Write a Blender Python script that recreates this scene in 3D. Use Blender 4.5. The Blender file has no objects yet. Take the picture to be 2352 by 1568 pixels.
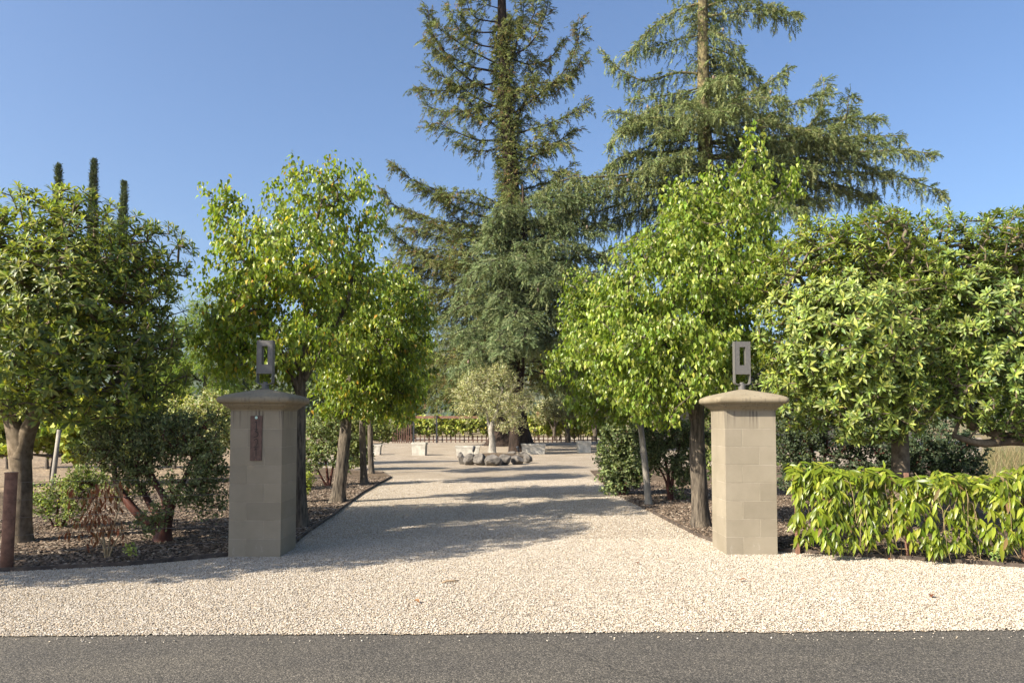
import bpy, math, random
import numpy as np
from mathutils import Vector, Matrix
R = math.radians
random.seed(7)
scene = bpy.context.scene
col = scene.collection

# ------------------------------------------------------------------ camera, sky, sun, exposure
FPX = 26.0 / 36.0 * 2352.0            # focal length in pixels of a 2352 px wide picture
EYE, TILT, HORIZ = 1.56, R(2.4), 960.0
cam_d = bpy.data.cameras.new('camera'); cam = bpy.data.objects.new('camera', cam_d)
col.objects.link(cam); scene.camera = cam
cam.location = (0, 0, EYE); cam.rotation_euler = (R(90) + TILT, 0, 0)
cam_d.lens = 26.0; cam_d.sensor_width = 36.0
PY0 = HORIZ - FPX * math.tan(TILT)    # principal row
cam_d.shift_y = (PY0 - 784.0) / 2352.0
cam_d.clip_start = 0.05; cam_d.clip_end = 20000

SUN_AZ = R(31.0); SUN_EL = R(35.0)    # light travels towards +X, turned by SUN_AZ towards +Y
sdir = Vector((math.cos(SUN_AZ) * math.cos(SUN_EL), math.sin(SUN_AZ) * math.cos(SUN_EL), -math.sin(SUN_EL)))
world = bpy.data.worlds.new('World'); scene.world = world; world.use_nodes = True
wn = world.node_tree.nodes; wl = world.node_tree.links
sky = wn.new('ShaderNodeTexSky'); sky.sky_type = 'NISHITA'; sky.sun_disc = False
sky.sun_elevation = SUN_EL; sky.sun_rotation = math.atan2(-sdir.x, -sdir.y)
sky.air_density = 1.0; sky.dust_density = 3.0; sky.ozone_density = 6.0; sky.altitude = 0
wn['Background'].inputs['Strength'].default_value = 0.076
wl.new(sky.outputs[0], wn['Background'].inputs[0])
sun_d = bpy.data.lights.new('sun', 'SUN'); sun_d.energy = 4.2; sun_d.angle = R(0.53); sun_d.color = (1.0, 0.91, 0.77)
sun = bpy.data.objects.new('sun', sun_d); col.objects.link(sun)
sun.rotation_euler = sdir.to_track_quat('-Z', 'Y').to_euler(); sun.location = (-20, -10, 20)
scene.view_settings.view_transform = 'Standard'; scene.view_settings.look = 'None'
scene.view_settings.exposure = 1.52; scene.view_settings.gamma = 1.0
scene.render.filter_size = 1.0
scene.cycles.max_bounces = 8; scene.cycles.transmission_bounces = 6; scene.cycles.diffuse_bounces = 4

# ------------------------------------------------------------------ helpers
def at(px, py, Y):
    """point at depth Y seen at a pixel of the 2352 px picture, in metres"""
    t = (PY0 - py) / FPX; s, c = math.sin(TILT), math.cos(TILT)
    z = Y * (s + t * c) / (c - t * s)
    return Vector(((px - 1176) / FPX * (Y * c + z * s), Y, z + EYE))
def gnd(px, py):
    t = (PY0 - py) / FPX; s, c = math.sin(TILT), math.cos(TILT)
    Y = -EYE * (c - t * s) / (s + t * c)
    return at(px, py, Y)

def tag(o, label=None, cat=None, group=None, kind=None):
    if label: o['label'] = label
    if cat: o['category'] = cat
    if group: o['group'] = group
    if kind: o['kind'] = kind
    return o
def empty(name, loc, rz=0):
    o = bpy.data.objects.new(name, None); col.objects.link(o)
    o.location = loc; o.rotation_euler = (0, 0, rz); o.empty_display_size = .1
    return o
def mesh_obj(name, V, F, mat, parent=None, base=None, colr=None, smooth=False):
    V = np.asarray(V, dtype=np.float32).reshape(-1, 3)
    if base is not None: V = V - np.asarray(base, dtype=np.float32)
    me = bpy.data.meshes.new(name)
    if isinstance(F, np.ndarray):
        F = F.astype(np.int32)
        me.vertices.add(len(V)); me.vertices.foreach_set('co', V.ravel())
        k = F.shape[1]
        me.loops.add(F.size); me.loops.foreach_set('vertex_index', F.ravel())
        me.polygons.add(len(F)); me.polygons.foreach_set('loop_start', np.arange(len(F), dtype=np.int32) * k)
        me.update(calc_edges=True)
    else:
        me.from_pydata([tuple(v) for v in V], [], F); me.update()
    if colr is not None:
        a = me.attributes.new('col', 'FLOAT_COLOR', 'POINT')
        c4 = np.ones((len(V), 4), dtype=np.float32); c4[:, :3] = colr
        a.data.foreach_set('color', c4.ravel())
    if smooth: me.polygons.foreach_set('use_smooth', np.ones(len(me.polygons), dtype=bool))
    if mat: me.materials.append(mat)
    o = bpy.data.objects.new(name, me); col.objects.link(o)
    if parent: o.parent = parent
    return o

class MB:
    """collects boxes, tubes and lofts as polygons for one mesh"""
    def __init__(s): s.v = []; s.f = []
    def add(s, v, f):
        n = len(s.v); s.v += [tuple(x) for x in v]; s.f += [tuple(i + n for i in q) for q in f]
    def box(s, x0, x1, y0, y1, z0, z1, M=None):
        v = [Vector((x, y, z)) for z in (z0, z1) for y in (y0, y1) for x in (x0, x1)]
        if M: v = [M @ p for p in v]
        s.add(v, [(0, 2, 3, 1), (4, 5, 7, 6), (0, 1, 5, 4), (2, 6, 7, 3), (0, 4, 6, 2), (1, 3, 7, 5)])
    def cbox(s, x0, x1, y0, y1, z0, z1, b):
        """box with chamfered edges"""
        pts = []
        cx, cy, cz = (x0 + x1) / 2, (y0 + y1) / 2, (z0 + z1) / 2
        h = ((x1 - x0) / 2, (y1 - y0) / 2, (z1 - z0) / 2)
        idx = {}
        for sx in (-1, 1):
            for sy in (-1, 1):
                for sz in (-1, 1):
                    for a in range(3):
                        d = [h[0] - b, h[1] - b, h[2] - b]; d[a] = h[a]
                        idx[(sx, sy, sz, a)] = len(pts)
                        pts.append((cx + sx * d[0], cy + sy * d[1], cz + sz * d[2]))
        F = []
        for a in range(3):
            o = [(1, 2), (2, 0), (0, 1)][a]
            for sa in (-1, 1):
                q = []
                for u, w in ((-1, -1), (1, -1), (1, 1), (-1, 1)):
                    sg = [0, 0, 0]; sg[a] = sa; sg[o[0]] = u; sg[o[1]] = w
                    q.append(idx[(*sg, a)])
                F.append(q if sa > 0 else q[::-1])
        for a in range(3):
            o = [(1, 2), (2, 0), (0, 1)][a]
            for u in (-1, 1):
                for w in (-1, 1):
                    s0 = [0, 0, 0]; s1 = [0, 0, 0]
                    s0[a] = -1; s1[a] = 1
                    s0[o[0]] = s1[o[0]] = u; s0[o[1]] = s1[o[1]] = w
                    q = [idx[(*s0, o[0])], idx[(*s1, o[0])], idx[(*s1, o[1])], idx[(*s0, o[1])]]
                    F.append(q if u * w < 0 else q[::-1])
        for sx in (-1, 1):
            for sy in (-1, 1):
                for sz in (-1, 1):
                    q = [idx[(sx, sy, sz, a)] for a in range(3)]
                    F.append(q if sx * sy * sz > 0 else q[::-1])
        s.add(pts, F)
    def loft(s, rings, cap0=True, cap1=True):
        n = len(rings[0]); v = [p for r in rings for p in r]; f = []
        for i in range(len(rings) - 1):
            for j in range(n):
                k = (j + 1) % n
                f.append((i * n + j, i * n + k, (i + 1) * n + k, (i + 1) * n + j))
        if cap0: f.append(tuple(range(n))[::-1])
        if cap1: f.append(tuple((len(rings) - 1) * n + j for j in range(n)))
        s.add(v, f)
    def tube(s, pts, rad, sides=8, rough=0.0, rng=None):
        pts = [Vector(p) for p in pts]; rings = []
        up = Vector((.13, .97, .2)).normalized()
        for i, p in enumerate(pts):
            d = (pts[min(i + 1, len(pts) - 1)] - pts[max(i - 1, 0)]).normalized()
            x = d.cross(up)
            if x.length < .05: x = d.cross(Vector((1, 0, 0)))
            x.normalize(); y = d.cross(x).normalized()
            r = rad[i] if hasattr(rad, '__len__') else rad
            ring = []
            for j in range(sides):
                a = 2 * math.pi * j / sides
                q = r * (1 + (rough * (rng.random() - .5) * 2 if rng is not None else 0))
                ring.append(p + x * (q * math.cos(a)) + y * (q * math.sin(a)))
            rings.append(ring)
        s.loft(rings)
    def build(s, name, mat, parent=None, smooth=False):
        return mesh_obj(name, np.array(s.v), s.f, mat, parent, smooth=smooth)

# ------------------------------------------------------------------ materials
def new_mat(name):
    m = bpy.data.materials.new(name); m.use_nodes = True
    nt = m.node_tree; b = nt.nodes['Principled BSDF']
    return m, nt, b
def N(nt, typ, **kw):
    n = nt.nodes.new(typ)
    for k, v in kw.items():
        if k in n.inputs: n.inputs[k].default_value = v
        else: setattr(n, k, v)
    return n
def ramp(nt, stops, interp='LINEAR'):
    r = nt.nodes.new('ShaderNodeValToRGB'); r.color_ramp.interpolation = interp
    while len(r.color_ramp.elements) < len(stops): r.color_ramp.elements.new(.5)
    for e, (p, c) in zip(r.color_ramp.elements, stops):
        e.position = p; e.color = (*c, 1) if len(c) == 3 else c
    return r
def coords(nt, kind='Object', scale=(1, 1, 1)):
    t = N(nt, 'ShaderNodeTexCoord'); m = N(nt, 'ShaderNodeMapping'); m.inputs['Scale'].default_value = scale
    nt.links.new(t.outputs[kind], m.inputs[0]); return m.outputs[0]
def mix(nt, a, b, fac, blend='MIX'):
    m = nt.nodes.new('ShaderNodeMix'); m.data_type = 'RGBA'; m.blend_type = blend
    for sock, v in ((m.inputs[0], fac), (m.inputs[6], a), (m.inputs[7], b)):
        if hasattr(v, 'is_linked'): nt.links.new(v, sock)
        elif isinstance(v, tuple): sock.default_value = (*v, 1) if len(v) == 3 else v
        else: sock.default_value = v
    return m.outputs[2]
def bump(nt, h, strength, dist, b):
    n = N(nt, 'ShaderNodeBump'); n.inputs['Strength'].default_value = strength; n.inputs['Distance'].default_value = dist
    nt.links.new(h, n.inputs['Height']); nt.links.new(n.outputs[0], b.inputs['Normal'])

def leaf_mat(name, rough=.45, transl=.32, boost=(1.5, 1.45, .7), spec=.35):
    m, nt, b = new_mat(name); L = nt.links
    a = N(nt, 'ShaderNodeAttribute', attribute_name='col')
    oi = N(nt, 'ShaderNodeObjectInfo')
    hs = N(nt, 'ShaderNodeHueSaturation')
    r = N(nt, 'ShaderNodeMapRange'); r.inputs[3].default_value = .8; r.inputs[4].default_value = 1.2
    L.new(oi.outputs['Random'], r.inputs[0]); L.new(r.outputs[0], hs.inputs['Value']); L.new(a.outputs['Color'], hs.inputs['Color'])
    L.new(hs.outputs[0], b.inputs['Base Color'])
    b.inputs['Roughness'].default_value = rough; b.inputs['Specular IOR Level'].default_value = spec
    t = N(nt, 'ShaderNodeBsdfTranslucent')
    L.new(mix(nt, hs.outputs[0], (*boost, 1), 1.0, 'MULTIPLY'), t.inputs[0])
    ms = N(nt, 'ShaderNodeMixShader'); ms.inputs[0].default_value = transl
    L.new(b.outputs[0], ms.inputs[1]); L.new(t.outputs[0], ms.inputs[2])
    L.new(ms.outputs[0], nt.nodes['Material Output'].inputs[0])
    return m
def bark_mat(name, c0, c1, sx=14, sz=2.5, dist=.02, rough=.9):
    m, nt, b = new_mat(name)
    v = coords(nt, 'Object', (sx, sx, sz))
    n = N(nt, 'ShaderNodeTexNoise', Scale=1.6, Detail=6, Roughness=.65); nt.links.new(v, n.inputs[0])
    n2 = N(nt, 'ShaderNodeTexNoise', Scale=2.0, Detail=3); nt.links.new(coords(nt, 'Object'), n2.inputs[0])
    rp = ramp(nt, [(.32, c0), (.62, c1)]); nt.links.new(n.outputs[0], rp.inputs[0])
    g = ramp(nt, [(.45, (.75, .75, .75)), (.7, (1.25, 1.22, 1.15))]); nt.links.new(n2.outputs[0], g.inputs[0])
    nt.links.new(mix(nt, rp.outputs[0], g.outputs[0], 1.0, 'MULTIPLY'), b.inputs['Base Color'])
    b.inputs['Roughness'].default_value = rough; b.inputs['Specular IOR Level'].default_value = .2
    bump(nt, n.outputs[0], .9, dist, b)
    return m
def plain_mat(name, c0, c1, scale=8, rough=.7, metallic=0, bd=.002, bs=.4, detail=5):
    m, nt, b = new_mat(name)
    n = N(nt, 'ShaderNodeTexNoise', Scale=scale, Detail=detail, Roughness=.6); nt.links.new(coords(nt), n.inputs[0])
    rp = ramp(nt, [(.35, c0), (.65, c1)]); nt.links.new(n.outputs[0], rp.inputs[0])
    nt.links.new(rp.outputs[0], b.inputs['Base Color'])
    b.inputs['Roughness'].default_value = rough; b.inputs['Metallic'].default_value = metallic
    bump(nt, n.outputs[0], bs, bd, b)
    return m

M = {}
# gravel sheet
def gravel_mat():
    m, nt, b = new_mat('gravel_sheet'); L = nt.links
    v = coords(nt)
    vo = N(nt, 'ShaderNodeTexVoronoi', Scale=62.0); L.new(v, vo.inputs[0])
    rp = ramp(nt, [(0, (.16, .13, .10)), (.08, (.33, .28, .22)), (.3, (.44, .39, .32)), (.62, (.50, .455, .385)), (.85, (.43, .345, .24)), (1, (.56, .52, .46))])
    sep = N(nt, 'ShaderNodeSeparateColor'); L.new(vo.outputs['Color'], sep.inputs[0]); L.new(sep.outputs[0], rp.inputs[0])
    big = N(nt, 'ShaderNodeTexNoise', Scale=.9, Detail=4); L.new(v, big.inputs[0])
    br = ramp(nt, [(.3, (.82, .79, .74)), (.7, (1.08, 1.06, 1.03))]); L.new(big.outputs[0], br.inputs[0])
    gap = ramp(nt, [(.35, (1, 1, 1)), (.75, (.62, .56, .49))]); L.new(vo.outputs['Distance'], gap.inputs[0])
    c = mix(nt, rp.outputs[0], br.outputs[0], 1.0, 'MULTIPLY')
    c = mix(nt, c, gap.outputs[0], .85, 'MULTIPLY')
    L.new(c, b.inputs['Base Color']); b.inputs['Roughness'].default_value = .9; b.inputs['Specular IOR Level'].default_value = .2
    inv = N(nt, 'ShaderNodeMath', operation='SUBTRACT'); inv.inputs[0].default_value = 1; L.new(vo.outputs['Distance'], inv.inputs[1])
    bump(nt, inv.outputs[0], 1.0, .02, b)
    return m
M['gravel'] = gravel_mat()
def pebble_mat(name, stops):
    m, nt, b = new_mat(name); oi = N(nt, 'ShaderNodeObjectInfo')
    rp = ramp(nt, stops); nt.links.new(oi.outputs['Random'], rp.inputs[0]); nt.links.new(rp.outputs[0], b.inputs['Base Color'])
    b.inputs['Roughness'].default_value = .85; b.inputs['Specular IOR Level'].default_value = .25
    return m
M['pebble'] = pebble_mat('pebble', [(0, (.14, .115, .09)), (.08, (.34, .285, .215)), (.3, (.46, .41, .34)), (.6, (.53, .48, .41)), (.84, (.45, .36, .24)), (1, (.60, .56, .50))])
M['chip'] = pebble_mat('bark_chip', [(0, (.035, .026, .019)), (.3, (.085, .062, .043)), (.6, (.145, .105, .074)), (.85, (.21, .155, .11)), (1, (.33, .28, .215))])
M['aggregate'] = pebble_mat('aggregate', [(0, (.03, .03, .03)), (.4, (.09, .085, .08)), (.8, (.17, .155, .135)), (1, (.34, .31, .27))])
def asphalt_mat():
    m, nt, b = new_mat('asphalt'); L = nt.links; v = coords(nt)
    vo = N(nt, 'ShaderNodeTexVoronoi', Scale=115.0); L.new(v, vo.inputs[0])
    sep = N(nt, 'ShaderNodeSeparateColor'); L.new(vo.outputs['Color'], sep.inputs[0])
    rp = ramp(nt, [(0, (.04, .037, .031)), (.5, (.092, .084, .071)), (.85, (.135, .122, .101)), (1, (.24, .215, .18))]); L.new(sep.outputs[0], rp.inputs[0])
    gap = ramp(nt, [(.3, (1, 1, 1)), (.65, (.35, .35, .36))]); L.new(vo.outputs['Distance'], gap.inputs[0])
    big = N(nt, 'ShaderNodeTexNoise', Scale=.7, Detail=5); L.new(coords(nt, 'Object', (1, 3, 1)), big.inputs[0])
    br = ramp(nt, [(.3, (.85, .84, .83)), (.7, (1.22, 1.18, 1.1))]); L.new(big.outputs[0], br.inputs[0])
    c = mix(nt, mix(nt, rp.outputs[0], br.outputs[0], 1.0, 'MULTIPLY'), gap.outputs[0], .8, 'MULTIPLY')
    wv = N(nt, 'ShaderNodeTexNoise', Scale=2.5, Detail=6); L.new(v, wv.inputs[0])
    cv = N(nt, 'ShaderNodeTexVoronoi', Scale=.2, feature='DISTANCE_TO_EDGE'); L.new(mix(nt, v, wv.outputs['Color'], .22), cv.inputs[0])
    cr = ramp(nt, [(.0, (.3, .3, .3)), (.0018, (.35, .35, .35)), (.0035, (1, 1, 1))]); L.new(cv.outputs[0], cr.inputs[0])
    c = mix(nt, c, cr.outputs[0], .45, 'MULTIPLY')
    L.new(c, b.inputs['Base Color']); b.inputs['Roughness'].default_value = .85
    inv = N(nt, 'ShaderNodeMath', operation='SUBTRACT'); inv.inputs[0].default_value = 1; L.new(vo.outputs['Distance'], inv.inputs[1])
    bump(nt, inv.outputs[0], .6, .005, b)
    return m
M['asphalt'] = asphalt_mat()
def soil_mat(name, c0, c1, c2, sc=30, bd=.02):
    m, nt, b = new_mat(name); L = nt.links; v = coords(nt)
    vo = N(nt, 'ShaderNodeTexVoronoi', Scale=sc); L.new(v, vo.inputs[0])
    sep = N(nt, 'ShaderNodeSeparateColor'); L.new(vo.outputs['Color'], sep.inputs[0])
    rp = ramp(nt, [(0, c0), (.5, c1), (1, c2)]); L.new(sep.outputs[0], rp.inputs[0])
    n = N(nt, 'ShaderNodeTexNoise', Scale=1.2, Detail=6); L.new(v, n.inputs[0])
    br = ramp(nt, [(.3, (.7, .7, .7)), (.7, (1.2, 1.17, 1.1))]); L.new(n.outputs[0], br.inputs[0])
    L.new(mix(nt, rp.outputs[0], br.outputs[0], 1.0, 'MULTIPLY'), b.inputs['Base Color'])
    b.inputs['Roughness'].default_value = .95; b.inputs['Specular IOR Level'].default_value = .1
    bump(nt, vo.outputs['Distance'], .8, bd, b)
    return m
M['mulch'] = soil_mat('mulch_sheet', (.05, .037, .027), (.11, .08, .056), (.20, .155, .11), 34)
M['soil'] = soil_mat('vineyard_soil', (.16, .12, .085), (.25, .19, .13), (.34, .27, .19), 12, .03)
M['field'] = soil_mat('dry_field', (.15, .125, .07), (.21, .175, .10), (.27, .22, .13), 6, .04)
M['hill'] = soil_mat('wooded_hill', (.02, .035, .018), (.05, .075, .035), (.10, .10, .05), .05, 3.0)
# concrete block with drips, blotches and efflorescence
def block_mat(name, c0, c1, drip):
    m, nt, b = new_mat(name); L = nt.links; v = coords(nt)
    n = N(nt, 'ShaderNodeTexNoise', Scale=2.6, Detail=7, Roughness=.62); L.new(v, n.inputs[0])
    rp = ramp(nt, [(.3, c0), (.7, c1)]); L.new(n.outputs[0], rp.inputs[0])
    oi = N(nt, 'ShaderNodeObjectInfo')
    mr = N(nt, 'ShaderNodeMapRange'); mr.inputs[3].default_value = .91; mr.inputs[4].default_value = 1.07; L.new(oi.outputs['Random'], mr.inputs[0])
    hs = N(nt, 'ShaderNodeHueSaturation'); L.new(mr.outputs[0], hs.inputs['Value']); L.new(rp.outputs[0], hs.inputs['Color'])
    # dark run-off streaks below the cap
    st = N(nt, 'ShaderNodeTexNoise', Scale=1.0, Detail=2); L.new(coords(nt, 'Object', (46, 46, .8)), st.inputs[0])
    sr = ramp(nt, [(.56, (0, 0, 0)), (.68, (1, 1, 1))]); L.new(st.outputs[0], sr.inputs[0])
    sp = N(nt, 'ShaderNodeSeparateXYZ'); L.new(v, sp.inputs[0])
    hz = N(nt, 'ShaderNodeMapRange'); hz.inputs[1].default_value = 1.42; hz.inputs[2].default_value = 1.63; L.new(sp.outputs[2], hz.inputs[0])
    mu = N(nt, 'ShaderNodeMath', operation='MULTIPLY'); L.new(sr.outputs[0], mu.inputs[0]); L.new(hz.outputs[0], mu.inputs[1])
    mu2 = N(nt, 'ShaderNodeMath', operation='MULTIPLY'); L.new(mu.outputs[0], mu2.inputs[0]); mu2.inputs[1].default_value = drip
    c = mix(nt, hs.outputs[0], (.06, .05, .045), mu2.outputs[0])
    # pale lime bloom near the foot
    lm = N(nt, 'ShaderNodeTexNoise', Scale=5.0, Detail=8, Roughness=.75); L.new(coords(nt, 'Object', (2, 2, 1)), lm.inputs[0])
    lr = ramp(nt, [(.60, (0, 0, 0)), (.72, (1, 1, 1))]); L.new(lm.outputs[0], lr.inputs[0])
    lz = N(nt, 'ShaderNodeMapRange'); lz.inputs[1].default_value = .16; lz.inputs[2].default_value = .02; L.new(sp.outputs[2], lz.inputs[0])
    ml = N(nt, 'ShaderNodeMath', operation='MULTIPLY'); L.new(lr.outputs[0], ml.inputs[0]); L.new(lz.outputs[0], ml.inputs[1])
    c = mix(nt, c, (.62, .60, .55), ml.outputs[0])
    L.new(c, b.inputs['Base Color']); b.inputs['Roughness'].default_value = .85; b.inputs['Specular IOR Level'].default_value = .25
    f = N(nt, 'ShaderNodeTexNoise', Scale=140.0, Detail=3); L.new(v, f.inputs[0])
    bump(nt, f.outputs[0], .35, .002, b)
    return m
M['block'] = block_mat('tan_block', (.222, .19, .136), (.28, .242, .18), .85)
M['cap'] = block_mat('cast_cap', (.19, .155, .10), (.28, .235, .162), .35)
nt = M['cap'].node_tree
M['joint'] = plain_mat('mortar', (.20, .17, .118), (.35, .31, .24), 5, .9)
M['steel'] = plain_mat('painted_steel', (.10, .094, .086), (.125, .118, .108), 30, .5, 0, .0006, .3)
M['dark_steel'] = plain_mat('dark_steel', (.015, .017, .02), (.03, .033, .04), 20, .5)
M['rust'] = plain_mat('rusty_steel', (.12, .06, .04), (.25, .13, .085), 14, .85, 0, .001, .5, 8)
M['dark_rust'] = plain_mat('dark_rust', (.05, .026, .018), (.12, .06, .04), 14, .9)
M['copper'] = plain_mat('weathered_copper', (.065, .036, .028), (.12, .07, .052), 22, .55, .3, .0008, .4, 8)
M['verdigris'] = plain_mat('verdigris', (.35, .55, .48), (.55, .72, .62), 60, .8)
M['ink'] = plain_mat('engraved_dark', (.01, .009, .008), (.02, .018, .016), 60, .8)
M['wire'] = plain_mat('wire', (.14, .12, .10), (.22, .19, .16), 30, .5, .5)
M['edging'] = plain_mat('edging_board', (.035, .025, .02), (.10, .075, .055), 10, .8)
M['planter'] = plain_mat('cast_stone', (.30, .28, .23), (.50, .47, .40), 5, .9, 0, .004, .5, 8)
M['rock'] = plain_mat('field_stone', (.06, .053, .045), (.17, .15, .125), 6, .85, 0, .02, .7, 8)
M['soil_dark'] = plain_mat('potting_soil', (.04, .03, .02), (.09, .065, .045), 30, .95)
M['wall'] = plain_mat('stucco', (.30, .25, .19), (.36, .30, .23), 8, .9)
M['tile'] = plain_mat('roof_tile', (.13, .09, .065), (.21, .155, .115), 5, .85)
M['glass'] = plain_mat('window_glass', (.02, .025, .03), (.03, .035, .04), 2, .08)
M['stick'] = plain_mat('dry_wood', (.22, .15, .09), (.36, .27, .17), 12, .9)
M['pear_bark'] = bark_mat('pear_bark', (.030, .024, .019), (.20, .165, .125), 20, 3, .03)
M['pale_bark'] = bark_mat('pale_bark', (.22, .20, .17), (.36, .33, .28), 16, 5, .006)
M['smooth_bark'] = bark_mat('smooth_bark', (.095, .072, .048), (.22, .175, .125), 9, 7, .008)
M['red_bark'] = bark_mat('red_bark', (.05, .018, .013), (.13, .05, .035), 8, 3, .006, .55)
M['conifer_bark'] = bark_mat('conifer_bark', (.015, .010, .007), (.06, .042, .032), 6, 1.0, .08)
M['lichen_bark'] = bark_mat('lichen_bark', (.055, .045, .032), (.21, .175, .085), 6, 3, .04)
M['olive_bark'] = bark_mat('olive_bark', (.20, .18, .15), (.38, .35, .30), 10, 4, .015)
M['vine_bark'] = bark_mat('vine_bark', (.06, .05, .04), (.17, .14, .11), 20, 4, .02)
M['twig'] = bark_mat('tan_twig', (.25, .17, .09), (.42, .32, .18), 30, 10, .002)
M['pear_leaf'] = leaf_mat('pear_leaf', .36, .40, (1.5, 1.5, .5), .4)
M['loquat_leaf'] = leaf_mat('whorled_leaf', .45, .33, (1.5, 1.5, .5), .45)
M['vine_leaf'] = leaf_mat('glossy_leaf', .36, .30, (1.5, 1.5, .4), .4)
M['soft_leaf'] = leaf_mat('soft_leaf', .6, .32, (1.4, 1.4, .6), .3)
M['needle'] = leaf_mat('needles', .7, .2, (1.3, 1.3, .7), .1)
M['dry_leaf'] = leaf_mat('dead_leaf', .8, .3, (1.4, 1.1, .8), .15)

# ------------------------------------------------------------------ leaves and branches (numpy)
def nrm(a): return a / np.maximum(np.linalg.norm(a, axis=-1, keepdims=True), 1e-9)
T_PEAR = (np.array([[0, 0, 0], [-.27, .36, .10], [0, .42, -.02], [.27, .36, .10], [0, 1, -.20]]), np.array([[0, 2, 1], [0, 3, 2], [1, 2, 4], [2, 3, 4]]))
T_OVAL = (np.array([[0, 0, 0], [-.30, .5, .05], [0, .5, 0], [.30, .5, .05], [0, 1, 0]]), np.array([[0, 2, 1], [0, 3, 2], [1, 2, 4], [2, 3, 4]]))
T_SMALL = (np.array([[0, 0, 0], [-.30, .5, .07], [0, 1, 0], [.30, .5, .07]]), np.array([[0, 2, 1], [0, 3, 2]]))
T_THIN = (np.array([[0, 0, 0], [-.09, .45, 0], [.09, .45, 0], [0, 1, -.05]]), np.array([[0, 2, 1], [1, 2, 3]]))
T_LONG = (np.array([[0, 0, 0], [-.10, .30, .045], [0, .32, .0], [.10, .30, .045], [-.145, .62, .03], [0, .64, -.03], [.145, .62, .03], [0, 1, -.16]]),
          np.array([[0, 2, 1], [0, 3, 2], [1, 2, 5], [1, 5, 4], [2, 3, 6], [2, 6, 5], [4, 5, 7], [5, 6, 7]]))
T_GRAPE = (np.array([[0, .1, 0], [-.45, .05, .06], [-.5, .5, .08], [-.18, .62, 0], [0, 1.0, -.08], [.18, .62, 0], [.5, .5, .08], [.45, .05, .06], [0, .45, -.05]]),
           np.array([[0, 8, 1], [1, 8, 2], [2, 8, 3], [3, 8, 4], [4, 8, 5], [5, 8, 6], [6, 8, 7], [7, 8, 0]]))
def sprig_template(k=5, spread=1.0, w=.055, ln=.34, seed=1):
    r = np.random.default_rng(seed); V = []; F = []
    def blade(b, d, L):
        d = d / np.linalg.norm(d); s = np.cross(d, r.normal(size=3)); s /= np.linalg.norm(s)
        n = len(V); V.extend([b - s * w, b + s * w, b + d * L]); F.append([n, n + 1, n + 2])
    for i in range(k):
        y = .08 + .8 * i / (k - 1)
        for sg in (-1, 1):
            blade(np.array([0, y, 0]), np.array([sg * spread, .7 + r.random() * .3, r.normal() * .45]), ln * (1.1 - .5 * y))
    blade(np.array([0, .8, 0]), np.array([0, 1, .0]), .3)
    blade(np.array([0, .1, 0]), np.array([0, 1, .03]), .9)
    return np.array(V), np.array(F)
T_CEDAR = sprig_template(4, .9, .066, .46, 2)
T_REDW = sprig_template(4, .75, .062, .58, 5)
T_FEATHER = sprig_template(7, 1.6, .035, .22, 9)

def leaf_geo(pos, axis, up, size, T):
    tv, tf = T
    a = nrm(axis); z = nrm(up - (up * a).sum(-1, keepdims=True) * a); x = np.cross(a, z)
    V = pos[:, None, :] + size[:, None, None] * (tv[None, :, 0, None] * x[:, None] + tv[None, :, 1, None] * a[:, None] + tv[None, :, 2, None] * z[:, None])
    F = tf[None] + (np.arange(len(pos)) * len(tv))[:, None, None]
    return V.reshape(-1, 3), F.reshape(-1, 3)
def palette(rng, n, cols, w=None, jit=.14):
    cols = np.array(cols, dtype=float)
    w = np.ones(len(cols)) if w is None else np.array(w, dtype=float)[:len(cols)]
    c = cols[rng.choice(len(cols), n, p=w / w.sum())]
    return np.clip(c * (1 + rng.normal(0, jit, (n, 1))) * (1 + rng.normal(0, .05, (n, 3))), .004, .9)
def rnd_dirs(rng, n): return nrm(rng.normal(size=(n, 3)))

def lobes_m(lobes, Y):
    """lobes given as (px, py, rx, ry, depth offset) in the picture become ellipsoids in metres"""
    C, S = [], []
    for l in lobes:
        d = Y + (l[4] if len(l) > 4 else 0)
        c = at(l[0], l[1], d); k = d / FPX
        C.append(c); S.append((l[2] * k, max(.7 * l[2], .5 * l[3]) * k if len(l) < 6 else l[5], l[3] * k))
    return np.array(C), np.array(S)
def sample_lobes(rng, C, S, n, mind=0.0, power=.33):
    w = (S.prod(1)) ** .75; w /= w.sum()
    out = np.zeros((n, 3)); k = 0; tries = 0
    while k < n and tries < 40:
        tries += 1
        i = rng.choice(len(C), n * 2, p=w)
        q = C[i] + rnd_dirs(rng, n * 2) * (rng.random((n * 2, 1)) ** power) * S[i]
        for p in q:
            if k >= n: break
            if p[2] < .03: continue
            if mind and k and np.min(((out[:k] - p) ** 2).sum(1)) < mind * mind: continue
            out[k] = p; k += 1
    return out[:k]
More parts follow.
